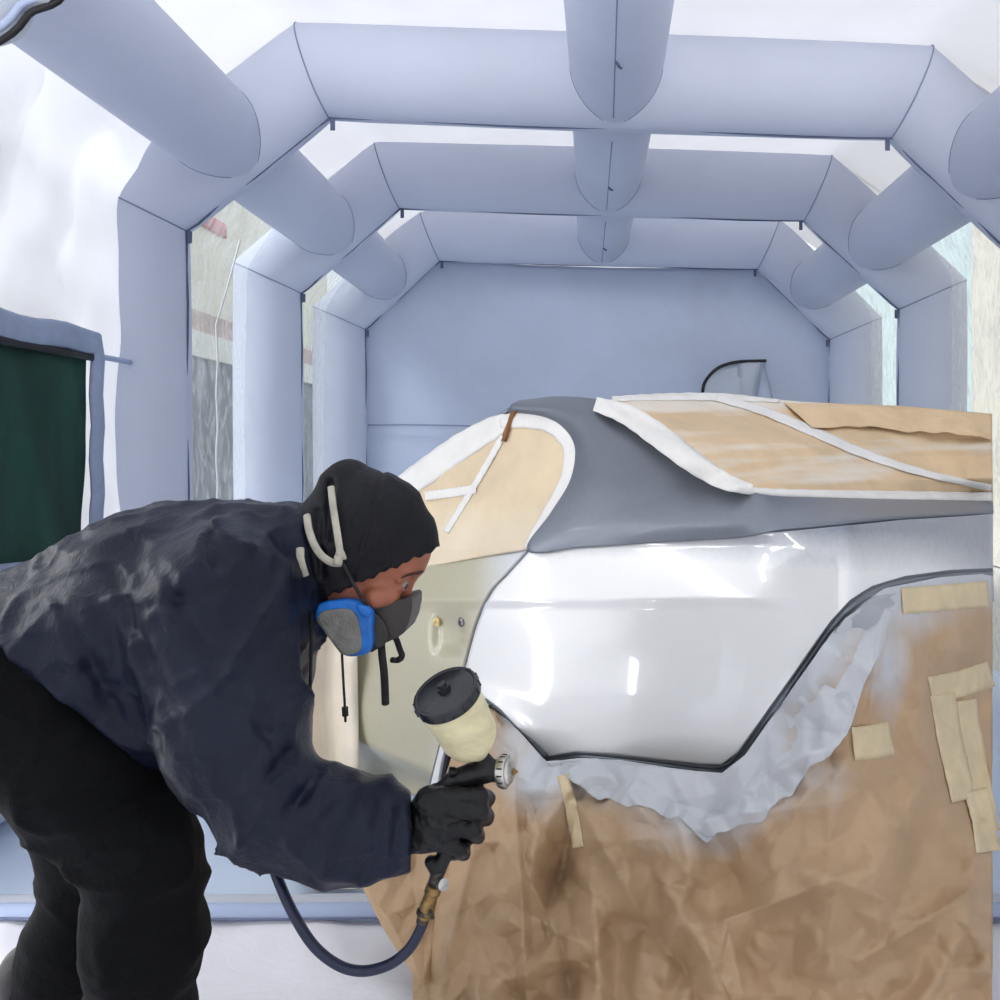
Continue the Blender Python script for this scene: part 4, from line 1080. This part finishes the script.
flat_strap('hanging_strap', [(393,632),(397,641),(400,650),(402,656),(398,660),(392,660)], 1.72, .0055, M['webbing'])
tube('hanging_cord', [P(342, 654, 1.672), P(343, 675, 1.672), P(344.5, 700, 1.672), P(345.5, 722, 1.672)], .0022, M['webbing'], rs, 8)
tube('cord_stop', [P(345, 707, 1.672), P(345.3, 716, 1.672)], .0055, M['webbing'], rs, 8)

# ================================================================== spray gun
M['gunblack'] = simple('black_gun_body', (26, 26, 28), .42, .3, bump=(60, .2), var=(40, .2))
M['lid'] = simple('black_cup_lid', (30, 32, 38), .22, bump=(25, .1), var=(14, .25))
M['cup'] = simple('cream_paint_cup', (222, 213, 172), .4, bump=(20, .45, 1.), var=(11, .09), stretch=(1, 1, 3))
M['chrome'] = simple('worn_chrome', (190, 188, 182), .3, .9, bump=(60, .1), var=(40, .15))
M['brass'] = simple('dirty_brass', (128, 104, 66), .45, .8, bump=(60, .4), var=(60, .4))
M['steel'] = simple('dark_steel', (70, 66, 62), .4, .8, var=(50, .3), bump=(60, .2))
gun = empty('spray_gun', P(470, 785, 1.515), 'black gravity spray gun with a cream paint cup held in the gloved hand', 'spray gun')
n_ = Vector((-.375, -.62, .69)).normalized()                 # lid faces up, left and towards the camera
top = P(444.5, 690, 1.458); bot = P(480, 755, 1.520); axs = (bot-top).normalized(); L = (bot-top).length
r0 = .0465
sharp(lathe('paint_cup', top, axs, [(.004, r0*.6), (.006, r0*.97), (.03, r0*.985), (.058, r0*.97), (L*.70, r0*.92), (L*.80, r0*.80), (L*.88, r0*.62), (L*.95, r0*.40), (L, .013), (L+.004, .0115)], M['cup'], gun, 48), 40)
lid = sharp(lathe('cup_lid', top+axs*.008, -axs, [(-.010, r0*1.0), (-.010, r0*1.075), (.004, r0*1.085), (.0065, r0*1.06), (.007, r0*.99), (.0058, r0*.95), (.0085, r0*.55), (.0095, r0*.25)], M['lid'], gun, 56), 30)
kc = top-axs*.0015
sharp(lathe('lid_vent', kc, -axs, [(0, .0105), (.006, .010), (.0065, .0075), (.012, .0068), (.0125, .004)], M['lid'], lid, 20), 30)
for i in range(18):                                          # grip ribs around the lid's edge
    th = 2*math.pi*i/18; e1 = axs.cross(Vector((0, 0, 1))).normalized(); e2 = axs.cross(e1); q = (e1*math.cos(th)+e2*math.sin(th))
    tube('lid_rib', [top+q*r0*1.075+axs*.015, top+q*r0*1.075+axs*.004], .0022, M['lid'], lid, 6)
tube('cup_neck', [bot-axs*.012, bot+axs*.010, P(487, 771, 1.522)], [.0125, .0135, .013], M['gunblack'], gun, 20)
# body: barrel from the rear adjusters to the head
gb = [(438,790,1.510,.0105),(450,784,1.510,.0125),(462,778,1.510,.0140),(474,773,1.513,.0135),(486,770,1.518,.0150),(497,771,1.520,.0170)]
def gun_f(x, y, z):
    d = chain(x, y, z, gb, .006)
    d = smin(d, chain(x, y, z, [(476,770,1.516,.009),(470,772,1.516,.011),(454,777,1.514,.010)], .004), .008)     # hook and spine
    d = smin(d, chain(x, y, z, [(470,784,1.515,.0135),(462,810,1.515,.0130),(450,842,1.515,.0125),(440,866,1.515,.0115)], .005), .010)  # grip
    d = smin(d, rc(x, y, z, P(484,776,1.518), P(484,760,1.520), .011, .0125), .008)
    d = smin(d, rc(x, y, z, P(436,868,1.515), P(431,862,1.515), .012, .010), .006)
    return d
sdf_mesh('gun_body', gun_f, (-.28, 1.48, .53), (-.125, 1.56, .77), .0016, M['gunblack'], gun)
ra = (P(497,772,1.520)-P(474,778,1.516)).normalized()
sharp(lathe('adjuster_knob', P(441,789,1.510), -(P(474,773,1.513)-P(438,790,1.510)).normalized(), [(0, .008), (.003, .0105), (.016, .0105), (.019, .0085), (.023, .0085), (.024, .004)], M['gunblack'], gun, 20), 30)
sharp(lathe('adjuster_knob', P(456,772,1.503), Vector((-.85, -.25, .12)), [(0, .006), (.003, .0075), (.010, .0075), (.011, .004)], M['gunblack'], gun, 18), 30)
fx = Vector((.95, -.24, .06)).normalized()
ac = sharp(lathe('air_cap', P(500,771.5,1.520), fx, [(-.004, .017), (0, .0235), (.004, .0245), (.010, .0245), (.013, .0225), (.0135, .019), (.018, .0175), (.020, .010), (.021, .006)], M['chrome'], gun, 32), 30)
for i in range(14):
    th = 2*math.pi*i/14; e1 = fx.cross(Vector((0, 0, 1))).normalized(); e2 = fx.cross(e1); q = e1*math.cos(th)+e2*math.sin(th)
    tube('cap_ridge', [P(500,771.5,1.520)+q*.0245+fx*.003, P(500,771.5,1.520)+q*.0245+fx*.011], .0013, M['steel'], ac, 6)
sharp(lathe('fluid_nozzle', P(500,771.5,1.520)+fx*.019, fx, [(0, .007), (.003, .0055), (.007, .0032), (.010, .0012)], M['brass'], gun, 16), 40)
V, F = sweep([P(481,783,1.517), P(480,795,1.517), P(474,808,1.517), P(470,822,1.517), P(471,832,1.517)], .0045, 10); mesh('trigger', V, F, M['gunblack'], gun)
# air fitting below the hand
tube('air_inlet', [P(440,866,1.515), P(436,878,1.515), P(434,886,1.515)], [.0115, .0105, .0105], M['steel'], gun, 16)
sharp(lathe('regulator_screw', P(437,882,1.512), Vector((.62, -.72, .1)), [(0, .006), (.010, .0065), (.011, .0092), (.019, .0092), (.020, .006)], M['chrome'], gun, 20), 30)
sharp(lathe('quick_coupler', P(435,884,1.515), (P(425,914,1.515)-P(435,884,1.515)), [(0, .009), (.003, .0125), (.014, .0125), (.016, .0105), (.030, .0115), (.046, .0125), (.050, .011), (.054, .0105)], M['brass'], gun, 24), 30)
# hose
M['hose'] = simple('navy_hose', (24, 32, 60), .38, bump=(60, .1))
hs = empty('air_hose', P(420, 925, 1.515), 'dark blue air hose looping from the spray gun back under the sleeve', 'hose')
hp = [(426,911,1.515),(420,930,1.515),(408,950,1.512),(388,965,1.508),(362,971,1.504),(338,965,1.503),(314,946,1.505),(294,915,1.512),(279,882,1.53),(270,856,1.57),(258,822,1.68),(238,775,1.86),(190,728,2.08),(135,790,2.22),(112,880,2.30),(122,945,2.38)]
c = catmull(hp, 120); tube('hose_tube', [P(*q) for q in c], .0082, M['hose'], hs, 14)
sharp(lathe('hose_ferrule', P(425.5,909,1.515), P(421,927,1.515)-P(425.5,909,1.515), [(0, .0105), (.002, .0125), (.008, .0128), (.010, .0100), (.022, .0092)], M['steel'], hs, 20), 30)
tube('hose_clip', [P(421,912,1.508), P(430,914,1.506), P(433,918,1.508)], .0035, M['steel'], hs, 8)
